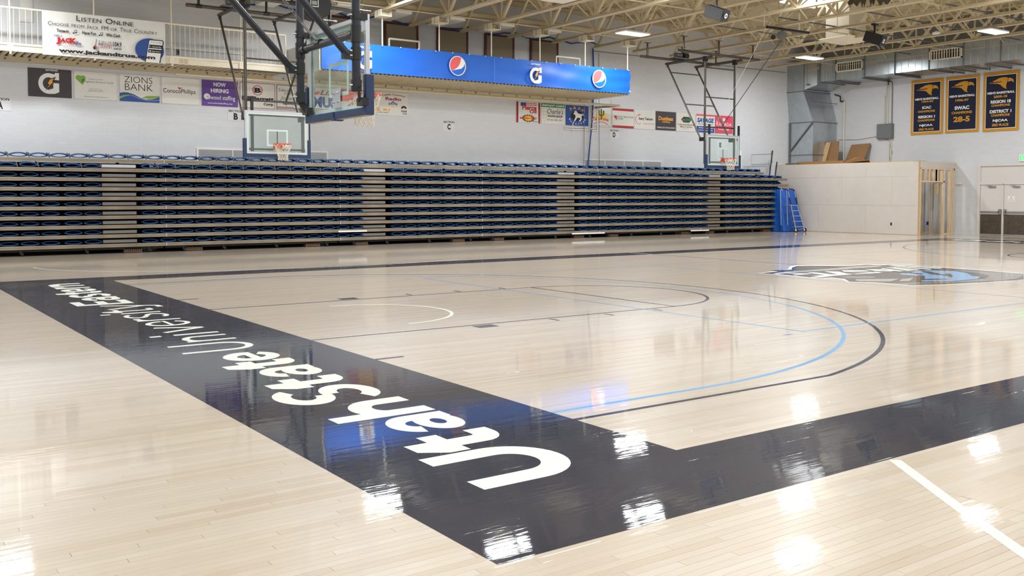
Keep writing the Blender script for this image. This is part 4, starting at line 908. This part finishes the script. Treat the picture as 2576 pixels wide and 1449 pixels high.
def d_du(p): p.text('oran','Dustless',.12,.52,.86,.74,.035).ring('oran',.5,.30,.36,.18,.03,50,130).text('oran','TECHNOLOGIES',.34,.40,.70,.45,.02).text('pwhite','UNIVERSAL DUST CONTROL SOLUTIONS',.05,.10,.95,.18,.02)
sign('du','dark sign with yellow hand-drawn lettering',24.33,25.5,'charcoal',d_du)
def d_in(p):
    p.poly('ink',[(.24,.64),(.38,.80),(.50,.64),(.38,.48)]).poly('dgreen',[(.38,.80),(.68,.80),(.80,.64),(.50,.64)]).poly('dgreen',[(.38,.48),(.68,.48),(.80,.63),(.50,.63)]).rect('oran',.31,.59,.45,.61).rect('oran',.31,.65,.45,.67)
    p.text('olive','Industrial Electric',.08,.32,.96,.42,.02).text('olive','Motor Service',.2,.20,.84,.30,.02).text('olive','PRICE, UT',.34,.11,.66,.15)
sign('in','white sign with a green and black hexagon emblem',25.55,26.68,'signw',d_in)
def d_sa(p): p.rect('pink',0,.90,1,1).text('rblue','SAVAGE',.05,.54,.95,.80,.05,.15).text('rblue','INNOVATIVE TRANSPORTATION SOLUTIONS',.1,.42,.92,.48,.01).rect('rblue',.02,0,.98,.34).text('pwhite','Oilfield Services · Bulk Transport',.12,.20,.94,.28,.02).text('pwhite','Energy Technology · Renewables',.12,.07,.90,.15,.02)
sign('sa','white and blue sign with a salmon top bar behind the far side hoop',26.76,27.93,'signw',d_sa)
def d_ra(p): p.disc('pwhite',.48,.78,.07,.10).text('magenta','R',.455,.73,.51,.83).text('pwhite','R',.05,.42,.17,.66,.0).text('pwhite','AMADA',.18,.42,.93,.60,.0).text('pwhite','435-637-7880',.16,.18,.80,.30,.0)
sign('ra','rose-red sign with white lettering, the last sign on the right',27.98,29.12,'magenta',d_ra)
# section plates
for x, z, s in ((-.55,4.33,'A'),(6.09,4.33,'B'),(14.0,4.33,'C'),(21.98,4.33,'D'),(28.33,4.1,'E')):
    t = thing('section_sign', 'small white wall plate reading %s' % ('SECTION '+s if s != 'E' else 'E behind the far glass board'), 'sign', (x,YB,z-.3))
    MB().box((x-.26,YB-.008,z-.33),(x+.26,YB-.001,z+.03)).build('plate', M['plate'], t)
    p = Print((x,YB-.009,z),(1,0,0),(0,0,1),(0,-1,0)); p.text('ink',s,-.07,-.29,.07,-.08,.05)
    if s != 'E': p.text('ink','SECTION',-.23,-.05,.23,.02,.03)
    p.build('lettering', t)
# acoustic panels on the upper back wall
for i, (x0, x1) in enumerate(((9.75,10.6),(11.76,12.58),(13.89,14.68),(15.96,16.75),(18.07,18.87))):
    pass
for i, (x0, x1) in enumerate(((9.35,10.55),(11.42,12.62),(13.55,14.72),(15.62,16.80),(17.72,18.92))):
    nm = ['first','second','third','fourth','fifth'][i]
    t = thing('acoustic_panel', 'maroon-framed tan acoustic wall panel above the blue banner, %s from the left' % nm, 'acoustic panel', (x0,YB,5.8), 'acoustic panels on the upper wall')
    MB().box((x0,YB-.07,5.7),(x1,YB-.01,7.60)).build('fibre_board', M['fibre'], t)
    f = .075; MB().box((x0-f,YB-.09,5.7),(x0,YB-.005,7.67)).box((x1,YB-.09,5.7),(x1+f,YB-.005,7.67)).box((x0,YB-.09,7.60),(x1,YB-.005,7.67)).build('frame', M['brown'], t)
# flat ceiling cabinets by the wall
for i, x in enumerate((6.6,8.7,10.76,12.85,14.93,17.03)):
    tag(MB().box((x,23.55,7.62),(x+.6,25.1,7.70)).build('ceiling_cabinet', M['white'], None, (x,23.55,7.6)), 'flat white rectangular heater panel near the back wall, %s from the left' % ['first','second','third','fourth','fifth','sixth'][i], 'heater panel', 'flat heater panels near the back wall')
# blue cables
q = MB(); pts = [(5.0,25.45,7.75)]
for i in range(1, 60): x = 5+i*.27; pts.append((x,25.42+.02*math.sin(i),7.72+.06*math.sin(i*.9)+.02*math.sin(i*2.3)))
q.path(pts,.028,6); tag(q.build('cable_bundle', M['bcable'], None, (12,25.4,7.7)), 'bundle of blue data cables running along the top of the back wall', 'cable')
t = thing('cable_drop', 'blue cable with yellow ties hanging down the back wall beside the cactus sign', 'cable', (20.7,25.45,3))
MB().path([(20.76,25.47,7.6),(20.8,25.47,6.8),(20.78,25.47,5.4),(20.7,25.44,4.6),(20.55,25.4,3.6),(20.46,25.4,2.8)],.03,6).build('cable', M['bcable'], t)
m = MB()
for x, z in ((20.76,5.0),(20.73,4.7),(20.65,4.3),(20.58,3.8),(20.52,3.3)): m.tube((x,25.43,z),(x,25.43,z+.05),.036,8)
m.build('cable_tie', M['yellow'], t)
tag(MB().path([(20.3,25.45,5.5),(20.3,25.45,2.9)],.012,6).path([(21.15,25.5,2.9),(21.1,25.5,7.4)],.01,5).build('thin_cord', M['pgrey'], None, (21,25.5,3)), 'thin grey cords hanging down the wall by the blue cable', 'cord')
# cream pipe under the balcony
t = thing('sprinkler_pipe', 'long cream pipe hung under the balconies in front of the sponsor signs', 'pipe', (14,24.7,5.24))
MB().tube((4.0,24.75,5.25),(21.55,24.75,5.25),.042,12).build('pipe', M['cream'], t)
MB().tube((21.5,24.75,5.25),(20.9,25.5,5.2),.04,12).build('return_elbow', M['galvd'], t)
m = MB()
for x in (8,11.9,14.2,18.1): m.tube((x,24.75,5.25),(x,24.75,5.5),.01,6).tube((x-.03,24.75,5.25),(x+.03,24.75,5.25),.06,10)
m.tube((21.1,24.75,5.25),(21.1,24.75,5.75),.008,6); m.build('hanger', M['cream'], t)
tag(MB().path([(19.33,25.5,4.28),(21.04,25.5,4.28),(21.04,25.5,5.5)],.025,8).path([(19.33,25.5,4.36),(20.96,25.5,4.36)],.025,8).tube((19.75,25.5,4.15),(19.75,25.5,4.5),.02,6).build('wall_conduit', M['white'], None, (20,25.5,4.3)), 'white painted conduit loop on the wall under the horse sign', 'conduit')
for x0, x1, lab in ((4.9,9.17,'grey return-air grille behind the near side hoop, at the top bleacher row'),(20.4,24.62,'pale return-air grille low on the wall right of the blue cable')):
    t = thing('return_grille', lab, 'grille', (x0,YB,2.6))
    m = MB().box((x0-.06,YB-.03,2.4),(x1+.06,YB-.005,3.12)); m.build('frame', M['white'], t)
    m = MB()
    for i in range(16): m.box((x0,YB-.045,2.42+i*.042),(x1,YB-.031,2.445+i*.042))
    m.build('louvre_blade', M['grille'], t); m = MB()
    for i in range(1,4): xx = x0+(x1-x0)*i/4; m.box((xx-.015,YB-.05,2.4),(xx+.015,YB-.03,3.08))
    m.build('mullion', M['white'], t)
t = thing('access_panel', 'grey painted access panel on the upper wall behind the left railing', 'access panel', (0,YB,6.5))
MB().box((-.02,YB-.04,6.5),(.32,YB-.005,8.2)).build('frame', M['plaster'], t); MB().box((.03,YB-.05,6.56),(.26,YB-.04,8.1)).build('leaf', M['pwhite'], t)
t = thing('wall_outlet', 'small dark socket plate on the wall behind the left railing', 'outlet', (4.3,YB,5.95)); MB().box((4.28,YB-.03,5.93),(4.36,YB-.005,6.1)).build('plate', M['pgrey'], t); MB().box((4.3,YB-.035,5.95),(4.34,YB-.03,6.08)).build('socket', M['ink'], t)

# ------------------------------------------------------------------ unfinished drywall enclosure
BX0, BY0, BZ = 32.1, 18.17, 3.05
t = thing('drywall_enclosure', 'unfinished drywall enclosure with an open pine stud doorway, in the far right corner', 'enclosure', (33.4,21.8,0))
ys = [18.17,20.6,23.04,YB]; zs = [(0.02,1.22),(1.22,2.44),(2.44,3.04)]
for j, (z0, z1) in enumerate(zs):
    yy = [18.17+(0 if j != 1 else 0)]+[18.17+2.44*k+(1.22 if j == 1 else 0) for k in range(0 if j == 1 else 1, 4)]+[YB]
    yy = sorted(v for v in set(yy) if v <= YB)
    for a, b in zip(yy, yy[1:]): MB().box((BX0-.013,a+.002,z0+.002),(BX0,b-.002,z1-.002)).build('drywall_panel', M['drywall'], t)
def lum(n, a, b, m='pine'): return MB().box(a, b).build(n, M[m], t)
# front (long) side framing behind the panels, and top plates
for k in range(13): lum('stud', (BX0+.001,18.21+k*.6,.04),(BX0+.09,18.25+k*.6,BZ-.04))
lum('top_plate', (BX0,18.17,BZ-.04),(BX0+.09,YB,BZ)); lum('bottom_plate', (BX0+.001,18.2,0),(BX0+.09,YB,.04))
# doorway side, y = 18.17
y0, y1 = BY0, BY0+.09
lum('stud', (32.105,y0,0),(32.2,y1,BZ)); lum('stud', (32.21,y0,0),(32.30,y1,2.75)); lum('top_plate', (32.1,y0,BZ-.04),(XR,y1,BZ))
lum('corner_board', (32.09,y0-.02,0),(32.19,y0,BZ),'osb')
lum('header', (32.30,y0,2.73),(XR-.02,y1,2.79)); lum('header', (32.30,y0,2.20),(34.05,y1,2.25))
MB().box((32.2,y0-.01,2.79),(33.45,y0+.004,BZ-.02)).build('drywall_panel', M['drywall'], t); MB().box((33.52,y0-.01,2.79),(34.80,y0+.004,BZ-.02)).build('drywall_panel', M['drywall'], t)
lum('stud', (33.45,y0-.004,2.77),(33.52,y1,BZ-.02)); lum('stud', (34.8,y0-.004,2.7),(34.88,y1,BZ-.02))
for x in (32.55,32.88,33.2,33.5,33.82): lum('cripple_stud', (x,y0,2.25),(x+.05,y1,2.73))
lum('rough_board', (33.5,y0+.02,1.7),(33.62,y1+.03,2.73),'osb')
lum('stud', (33.95,y0,.04),(34.05,y1,2.73)); lum('stud', (34.06,y0+.02,.04),(34.1,y1,2.73)); lum('stud', (34.42,y0,.04),(34.56,y1,2.73)); lum('stud', (34.6,y0,.04),(34.68,y1,2.73)); lum('stud', (34.72,y0,.04),(34.8,y1,BZ-.04))
lum('bottom_plate', (33.95,y0,0),(34.88,y1,.04))
for STY in (19.62,19.23,18.84): lum('stud', (34.72,STY,.04),(34.81,STY+.045,BZ-.04))
STY = 19.3; lum('bottom_plate', (34.72,18.3,0),(34.81,20.6,.04))
pass
MB().box((34.70,STY,.35),(34.78,STY+.07,.5)).build('junction_box', M['rblue'], t)
MB().box((BX0,20.5,BZ),(XR,YB-.01,BZ+.02)).box((BX0,18.17,BZ),(BX0+.6,20.5,BZ+.02)).build('roof_board', M['osb'], t)
p = Print((BX0-.014,0,0),(0,-1,0),(0,0,1),(-1,0,0)); p.rect('ink',-19.42,.38,-19.34,.5); p.build('socket_cutout', t)
# things lying on the enclosure
zt = BZ+.02
t = thing('cardboard_sheet', 'folded brown cardboard sheets leaning on the silver duct above the enclosure', 'cardboard', (34,23.9,zt))
MB().prism([(33.85,24.45,zt),(33.85,23.35,zt),(34.15,23.5,zt+1.12),(34.15,24.15,zt+1.12)],(.05,.02,0)).build('sheet', M['card'], t)
MB().prism([(33.75,24.3,zt),(33.75,24.0,zt),(34.05,23.9,zt+1.08),(34.05,24.15,zt+1.08)],(.04,.0,0)).build('inner_flap', M['osb'], t)
p = Print((33.85,23.55,zt+.1),(0,-1,0),(.2,0,.98),(-1,0,0)); p.rect('pwhite',.0,.05,.08,.16).rect('pwhite',-.02,.25,.04,.3).rect('pgrey',-.22,.05,-.17,.55); p.l = 1; p.mb and None
t = thing('cardboard_sheet', 'tilted brown cardboard sheet leaning on the wall left of the grey electric panel', 'cardboard', (34.5,22.8,zt))
MB().prism([(34.35,23.4,zt),(34.35,22.4,zt),(34.75,22.25,zt+.98),(34.75,23.25,zt+.95)],(.05,.0,0)).build('sheet', M['card'], t)
t = thing('cardboard_box', 'long flat brown carton lying on the front edge of the enclosure roof', 'carton', (33,22.4,zt))
MB().box((32.25,21.9,zt),(32.75,24.4,zt+.12)).build('carton', M['card'], t, bevel=.01); MB().prism([(32.3,21.9,zt),(32.8,21.9,zt),(32.8,20.9,zt+.02),(32.4,20.7,zt+.1),(32.3,21.2,zt+.22)],(0,.1,.02)).build('torn_flap', M['card'], t)
tag(MB().tube((32.2,24.3,zt+.05),(32.2,25.0,zt+.05),.03,8).build('pipe_offcut', M['galvd'], None, (32.2,24.5,zt)), 'short grey pipe end beside the long carton', 'pipe')
# ------------------------------------------------------------------ galvanised duct
DX, DZ0, DZ1 = 33.0, 6.89, 7.95
t = thing('supply_duct', 'big galvanised rectangular duct along the right wall dropping down into the corner', 'duct', (34,15,7))
cuts = [23.75,22.9,21.4,19.92,18.35,16.86,15.34,13.85,12.35,10.8,8,5,2,-1,-4,-7.9]
for i, (a, b) in enumerate(zip(cuts, cuts[1:])):
    s_ = MB().box((DX,b+.004,DZ0),(XR-.02,a-.004,DZ1)).build('duct_segment', M['galv'], t)
    MB().box((DX-.035,a-.02,DZ0-.035),(XR-.02,a+.02,DZ1+.02)).build('flange', M['galvd'], s_)
    q = MB(); n = 5
    for k in range(1, n): yy = b+(a-b)*k/n; q.prism([(DX,yy-.012,DZ0),(DX-.012,yy,DZ0),(DX,yy+.012,DZ0)],(0,0,DZ1-DZ0))
    q.build('standing_rib', M['galv'], s_)
# bend into the corner and the vertical drop
P3 = lambda *q: [Vector(v) for v in q]
def loft(q, A, B):
    n = len(A); q.add(P3(*A)+P3(*B), [(i,(i+1)%n,n+(i+1)%n,n+i) for i in range(n)]+[tuple(range(n))[::-1],tuple(range(n,2*n))]); return q
sec = lambda x, y, z0, z1: [(x,y,z0),(XR-.02,y,z0),(XR-.02,y,z1),(x,y,z1)]
loft(MB(), sec(DX,23.75,DZ0,DZ1), sec(DX+.25,24.1,6.80,7.85)).build('duct_segment', M['galv'], t)
loft(MB(), sec(DX+.25,24.1,6.80,7.85), sec(DX+.0,24.6,6.6,7.8)).build('duct_segment', M['galv'], t)
hs = lambda x, y, z: [(x,y,z),(XR-.02,y,z),(XR-.02,YB-.005,z),(x,YB-.005,z)]
for (a, b) in ((hs(32.9,24.6,7.8),hs(32.9,24.6,6.53)),(hs(32.9,24.6,6.53),hs(33.1,24.18,5.08)),(hs(33.1,24.18,5.08),hs(33.1,24.18,3.07))):
    s_ = loft(MB(), b, a).build('duct_segment', M['galv'], t)
for x, y, z in ((32.9,24.6,6.53),(33.1,24.18,5.08),(33.1,24.18,3.55)): MB().box((x-.03,y-.03,z-.02),(XR-.02,YB-.005,z+.02)).build('flange', M['galvd'], t)
MB().box((33.05,24.14,6.0),(34.85,24.19,6.02)).beam((33.06,24.2,5.05),(33.06,25.45,3.75),.03,.06).beam((33.06,25.48,3.1),(33.06,25.48,5.05),.04,.05).build('angle_brace', M['galvd'], t)
for y in (24.4,23.0,21.45,19.9,17.9,17.4,15.9,14.0,12.0):
    q = MB().box((DX-.12,y-.03,DZ0-.09),(XR,y+.03,DZ0-.04)); q.tube((DX-.08,y,DZ0-.1),(DX-.08,y,8.98),.008,5); q.build('trapeze_hanger', M['galvd'], t)
for y0_, y1_, z0_, z1_ in ((21.47,22.88,7.22,7.66),(16.9,18.33,7.22,7.66),(12.4,13.8,7.22,7.66)):
    g = MB().box((DX-.05,y0_,z0_),(DX-.0,y1_,z0_+.05)).box((DX-.05,y0_,z1_-.05),(DX,y1_,z1_)).box((DX-.05,y0_,z0_),(DX,y0_+.05,z1_)).box((DX-.05,y1_-.05,z0_),(DX,y1_,z1_)).build('register_frame', M['creamw'], t)
    MB().box((DX-.006,y0_+.05,z0_+.05),(DX-.002,y1_-.05,z1_-.05)).build('register_throat', M['dark'], g)
    for k in range(12): yy = y0_+.1+k*(y1_-y0_-.2)/11; MB().prism([(DX-.045,yy-.03,z0_+.05),(DX-.04,yy-.036,z0_+.05),(DX-.008,yy+.03,z0_+.05),(DX-.012,yy+.036,z0_+.05)],(0,0,z1_-z0_-.1)).build('register_vane', M['creamw'], g)
# ceiling supply boxes with stepped diffusers
def diff(x, y, z, w, label, drop=True):
    t = thing('ceiling_diffuser', label, 'air diffuser', (x,y,z))
    if drop:
        h = w*.38; MB().box((x-h,y-h,z+.3),(x+h,y+h,8.98)).build('supply_box', M['creamw'], t); MB().box((x-h-.005,y-.01,z+.3),(x-h,y+.01,8.98)).build('seam', M['pgrey'], t)
    q = MB(); prof = [(w*.38,z+.3),(w*.38,z+.16),(w*.5,z+.14),(w*.52,z+.1),(w*.3,z-.04),(w*.12,z-.08),(.0,z-.08)]
    vs = [(x+sx*r,y+sy*r,zz) for r, zz in prof for sx, sy in ((-1,-1),(1,-1),(1,1),(-1,1))]
    q.add(vs, [(4*i+k,4*i+(k+1)%4,4*i+4+(k+1)%4,4*i+4+k) for i in range(len(prof)-1) for k in range(4)]); q.build('diffuser_cone', M['creamw'], t)
    q = MB()
    for k in range(14): u = -w*.48+k*w*.96/13; q.box((x+u-.01,y-w*.49,z+.1),(x+u+.01,y+w*.49,z+.135))
    q.build('diffuser_grid', M['cream'], t)
diff(27.05,18.15,7.45,1.35,'square stepped air diffuser under the tall white supply box among the joists')
diff(13.3,18.1,7.45,1.3,'square stepped air diffuser at the top edge above the blue banner')
t = thing('hanging_baffle', 'dark pointed flaps hanging from the joists at the top edge', 'baffle', (23.6,14.8,7.4))
for i, (dx, dy, w) in enumerate(((-.35,.35,.42),(-.02,.2,.16),(.1,-.05,.16),(.28,-.35,.42))):
    q = MB(); x, y = 23.6+dx, 14.8+dy; q.prism([(x-w/2,y+w/3,8.7),(x+w/2,y-w/3,8.7),(x+w/2,y-w/3,8.05),(x+w*.25,y-w/6,7.88),(x,y,8.0),(x-w*.2,y+w/8,7.84),(x-w/2,y+w/3,8.1)],(.02,.02,0)); q.build('flap', M['gun'], t)
MB().beam((23.2,15.3,8.6),(24,14.3,8.6),.05,.05).tube((23.6,14.8,8.6),(23.6,14.8,8.98),.02,6).build('frame', M['black'], t)
tag(MB().tube((27.87,14.98,7.40),(27.87,14.98,7.46),.13,20).tube((27.87,14.98,7.46),(27.87,14.98,7.5),.05,10).build('smoke_detector', M['pwhite'], None, (27.87,14.98,7.4)), 'small white round detector under a roof joist right of the second loudspeaker', 'detector')
# ------------------------------------------------------------------ right wall: championship banners
def eagle(p, u0, v0, w, h, m='gold'):
    E = lambda pts: [(u0+w*a, v0+h*b) for a, b in pts]
    p.poly(m, E([(0,.60),(.12,.66),(.22,.72),(.14,.74),(.28,.84),(.40,.95),(.55,1.0),(.68,.98),(.75,.92),(.74,.72),(.70,.45),(.68,.20),(.72,.02),(.58,.16),(.46,.42),(.36,.50),(.22,.54)]))
    p.poly(m, E([(.77,.90),(.85,.90),(.93,.82),(.98,.68),(.97,.50),(.93,.62),(.86,.64),(.74,.60),(.76,.72)]))
    p.line('bnavy', E([(.1,.63),(.45,.64),(.5,.68)]), w*.02); p.disc('bnavy', u0+w*.66, v0+h*.84, w*.025, h*.02)
def cbanner(y0, y1, z0, z1, lab, rows):
    w, h = y0-y1, z1-z0
    t = thing('championship_banner', lab, 'banner', (XR,(y0+y1)/2,z0), 'championship banners on the right wall')
    q = MB(); n, mz = 12, 16; vs = []
    for j in range(mz+1):
        for i in range(n+1):
            u, v = i/n, j/mz; vs.append((XR-.035-.006*math.sin(u*9+v*3), y0-w*u, z0+h*v))
    q.add(vs, [(j*(n+1)+i+1, j*(n+1)+i, (j+1)*(n+1)+i, (j+1)*(n+1)+i+1) for j in range(mz) for i in range(n)], True); q.build('cloth', M['gold'], t)
    MB().tube((XR-.035,y0,z1+.01),(XR-.035,y1,z1+.01),.015,8).build('hanging_rod', M['gold'], t)
    p = Print((XR-.044,y0,z0),(0,-w,0),(0,0,h),(-1,0,0)); p.rect('pwhite',.07,.045,.93,.957).rect('bnavy',.085,.055,.915,.948)
    eagle(p,.16,.70,.70,.21)
    for m, s, u0, u1, v0, v1 in rows: p.text(m, s, u0, v0, u1, v1, .045)
    p.build('printed_design', t)
cbanner(20.3,18.8,4.32,6.70,'left navy and gold banner reading 1964-65 with five title lines',[('pwhite',"MEN'S BASKETBALL",.13,.87,.635,.675),('gold','1964-65',.34,.70,.585,.625),('pwhite','ICAC',.36,.64,.47,.52),('gold','CHAMPIONS',.22,.76,.405,.445),('pwhite','REGION 1',.24,.76,.30,.35),('gold','CHAMPIONS',.22,.76,.24,.28),('pwhite','NJCAA',.28,.70,.14,.19),('gold','3RD PLACE',.26,.73,.075,.115)])
cbanner(18.68,17.2,4.32,6.69,'middle navy and gold banner reading SWAC CHAMPIONS 28-5',[('pwhite',"MEN'S BASKETBALL",.12,.88,.635,.675),('gold','1996-97',.30,.70,.555,.60),('pwhite','SWAC',.28,.72,.41,.475),('gold','CHAMPIONS',.19,.80,.335,.38),('gold','28-5',.25,.74,.19,.29)])
cbanner(17.03,15.54,4.29,6.70,'right navy and gold banner reading 2009-10 REGION 18 DISTRICT 1',[('pwhite',"MEN'S BASKETBALL",.12,.88,.635,.675),('gold','2009-10',.30,.68,.565,.61),('pwhite','REGION 18',.22,.78,.475,.53),('gold','CHAMPIONS',.24,.76,.42,.46),('pwhite','DISTRICT 1',.20,.80,.31,.365),('gold','CHAMPIONS',.24,.76,.25,.295),('pwhite','NJCAA',.29,.71,.15,.205),('gold','3RD PLACE',.27,.73,.085,.13)])
# doors
t = bpy.data.objects.new('door_1', None); link(t, None, (34.88,16.1,0)); t['kind'] = 'structure'
XD = 34.86
def dbox(n, y0, y1, z0, z1, d0, d1, m, par=None): return MB().box((XR-d1,y0,z0),(XR-d0,y1,z1)).build(n, M[m], par or t)
dbox('jamb', 17.05,17.17,0,2.98,0,.10,'doorp'); dbox('jamb', 15.0,15.12,0,2.98,0,.10,'doorp'); dbox('head', 15.12,17.05,2.86,2.98,0,.10,'doorp'); dbox('mullion', 16.06,16.12,0,2.12,0,.09,'doorp')
dbox('transom_bar', 15.12,17.05,2.09,2.16,0,.09,'doorp'); dbox('transom_panel', 15.12,17.05,2.16,2.86,.01,.04,'doorp')
for a, b, s in ((16.13,17.04,1),(15.13,16.05,-1)):
    lf = dbox('door_leaf', a, b, .02, 2.08, .02, .06, 'doorp')
    MB().box((XR-.065,a+.01,.04),(XR-.061,b-.01,.86)).build('kick_plate', M['kick'], lf)
    q = MB().box((XR-.13,a+.08,.93),(XR-.09,b-.04,.99)).box((XR-.11,a+.02,.90),(XR-.06,a+.12,1.06) if s > 0 else (XR-.06,a+.12,1.06)); 
    if s < 0: q = MB().box((XR-.13,a+.04,.93),(XR-.09,b-.08,.99)).box((XR-.13,b-.12,.88),(XR-.06,b-.01,1.08))
    else: q = MB().box((XR-.13,a+.08,.93),(XR-.09,b-.04,.99)).box((XR-.13,a+.01,.88),(XR-.06,a+.12,1.08))
    q.build('panic_bar', M['steel'], lf)
    yc = (a+b)/2; MB().box((XR-.11,yc-.2,1.97),(XR-.06,yc+.1,2.03)).beam((XR-.1,yc-.05,2.03),(XR-.13,yc+.22,2.08),.02,.02).build('door_closer', M['steel'], lf)
p = Print((XR-.0615,15.9,1.4),(0,-1,0),(0,0,1),(-1,0,0)); p.rect('pwhite',0,0,.28,.22).disc('ink',.14,.17,.02).text('ink','DO NOT',.07,.09,.21,.115,.02).text('ink','BLOCK DOOR',.03,.04,.25,.065,.02); p.build('paper_notice', t)
t = thing('exit_sign', 'white exit sign with green letters above the double door at the right edge', 'exit sign', (XR,15.2,3.05))
MB().box((XR-.06,15.0,3.02),(XR-.005,15.47,3.31)).build('housing', M['pwhite'], t)
p = Print((XR-.0615,15.44,3.07),(0,-1,0),(0,0,1),(-1,0,0)); p.text('exitg','EXIT',.0,0,.4,.2,.03); p.build('legend', t)
tag(MB().box((XR-.1,17.88,2.12),(XR-.005,18.08,2.2)).tube((XR-.12,17.93,2.16),(XR-.1,17.93,2.16),.035,12).build('emergency_light', M['creamw'], None, (XR-.05,18,2.12)), 'small ivory emergency light on the wall between enclosure and door', 'emergency light')
# electric panel and conduits
t = thing('electric_panel', 'grey electric panel box on the right wall above the enclosure', 'electric panel', (XR,21.5,4.2))
MB().box((XR-.16,21.15,4.22),(XR-.005,21.93,4.9)).build('cabinet', M['grey'], t, bevel=.01); MB().box((XR-.175,21.18,4.25),(XR-.16,21.9,4.87)).tube((XR-.19,21.3,4.55),(XR-.175,21.3,4.55),.02,8).build('door', M['grey'], t)
for yy, z0_, z1_ in ((21.54,4.9,7.0),(21.44,4.9,6.9),(21.62,4.9,6.2),(21.25,3.07,4.22),(21.35,3.07,4.22)): MB().tube((XR-.04,yy,z0_),(XR-.04,yy,z1_),.017,8).build('conduit', M['creamw'], t)
MB().path([(XR-.05,21.24,4.9),(XR-.05,21.24,6.8)],.02,8).build('dark_conduit', M['galvd'], t)
t = thing('drain_pipe', 'white painted vertical pipe on the right wall left of the grey electric panel', 'pipe', (XR,23.7,3.1))
MB().path([(XR-.08,23.73,3.1),(XR-.08,23.73,6.1)],.035,10).build('pipe', M['creamw'], t); MB().path([(XR-.08,23.73,6.1),(XR-.08,23.95,6.1),(XR-.08,23.95,6.35),(XR-.2,24.2,6.45)],.03,8).build('black_fitting', M['black'], t)
for yy, zz, lab in ((21.3,6.78,'small black cable bracket on the wall below the duct, above the grey panel'),(16.65,6.95,'small black cable bracket on the wall between the middle and right gold banners')):
    tag(MB().box((XR-.25,yy,zz),(XR-.01,yy+.04,zz+.04)).box((XR-.25,yy-.0,zz-.15),(XR-.22,yy+.03,zz)).build('wall_bracket', M['black'], None, (XR,yy,zz)), lab, 'bracket')
tag(MB().path([(XR-.03,24.1,4.3),(XR-.03,23,4.25),(XR-.03,22,4.35),(XR-.03,21.9,4.3),(XR-.03,21.4,4.15),(XR-.03,21.2,3.6),(XR-.03,21.4,3.1)],.008,5).build('loose_wire', M['pgrey'], None, (XR,22.5,3.1)), 'thin loose wire sagging along the wall behind the cardboard', 'wire')
MB().box((XR-.02,YF,0),(XR,15.0,.02)).build('wall_base', M['plaster'], wr)
# ------------------------------------------------------------------ rolling ladder and blue tarpaulin
t = thing('covered_cart', 'blue tarpaulin draped over tall equipment between the bleachers and the drywall enclosure', 'tarpaulin', (31.5,24.2,0))
q = MB(); rows = [(0.02,1.10,.62),(.5,1.06,.58),(1.0,.98,.5),(1.5,.9,.42),(1.86,.84,.36),(1.93,.78,.30)]; n = 40; vs = []
for k, (z, a, b) in enumerate(rows):
    for i in range(n):
        tt = 2*math.pi*i/n; f = 1+.09*math.sin(7*tt+z)*(1-z/3)+.05*math.sin(13*tt+2*z); c_, s_ = math.cos(tt), math.sin(tt)
        sx = math.copysign(abs(c_)**.5, c_); sy = math.copysign(abs(s_)**.5, s_)
        vs.append((31.35-.10*z+sx*a*.66*f, 24.25+sy*b*f*.8, z))
q.add(vs, [(k*n+i, k*n+(i+1)%n, (k+1)*n+(i+1)%n, (k+1)*n+i) for k in range(len(rows)-1) for i in range(n)]+[tuple(range((len(rows)-1)*n, len(rows)*n))], True); q.build('tarpaulin', M['tarp'], t)
t = thing('rolling_ladder', 'small silver rolling step ladder with black grips in front of the blue tarpaulin', 'ladder', (31.3,23.45,0))
FX = lambda s, z: (30.62+.50*s*1.0+.60*(1-z/1.2)*.42+ (0 if s == 0 else .05), 23.45-.0*z, z)
def LP(s, z): return (30.66+.28*(1.2-z)/1.2+s*(.44+.16*(1.2-z)/1.2), 23.45-.1*(1.2-z)/1.2, z)
for s in (0, 1):
    MB().tube(LP(s,1.2), LP(s,.05), .018, 8).build('side_rail', M['alu'], t)
    a = LP(s,1.2); g = MB().path([a,(a[0]-.13,a[1],1.6),(a[0]-.2,a[1],1.84),(a[0]-.26,a[1]+.05,1.92),(a[0]-.36,a[1]+.2,1.93),(a[0]-.4,a[1]+.28,1.86),(a[0]-.28,a[1]+.3,.3)],.016,8).build('handrail', M['alu'], t)
    MB().tube((a[0]-.02,a[1]-.005,1.25),(a[0]-.12,a[1]-.005,1.55),.024,8).path([(a[0]-.2,a[1],1.84),(a[0]-.26,a[1]+.05,1.925),(a[0]-.36,a[1]+.2,1.935)],.022,8).build('grip', M['rubber'], g)
    w = LP(s,.05); w_ = MB().tube((w[0]-.02,w[1],.09),(w[0]+.03,w[1],.09),.09,18).build('wheel', M['rubber'], t); MB().tube((w[0]-.03,w[1],.09),(w[0]+.04,w[1],.09),.05,12).build('wheel_hub', M['pwhite'], w_)
    MB().cbox((w[0]+.02,w[1]-.03,.01),(.05,.05,.02)).build('red_stop', M['redp'], t)
for k, z in enumerate((1.2,.96,.72,.48,.24)):
    a, b = LP(0,z), LP(1,z); d = .14 if k else .3
    MB().box((a[0],a[1]-.02,z-.015),(b[0],a[1]+d,z+.012)).build('step', M['alu'], t)
MB().path([LP(0,.15),(31.2,23.4,.1),LP(1,.15)],.012,6).build('brace_bar', M['alu'], t)
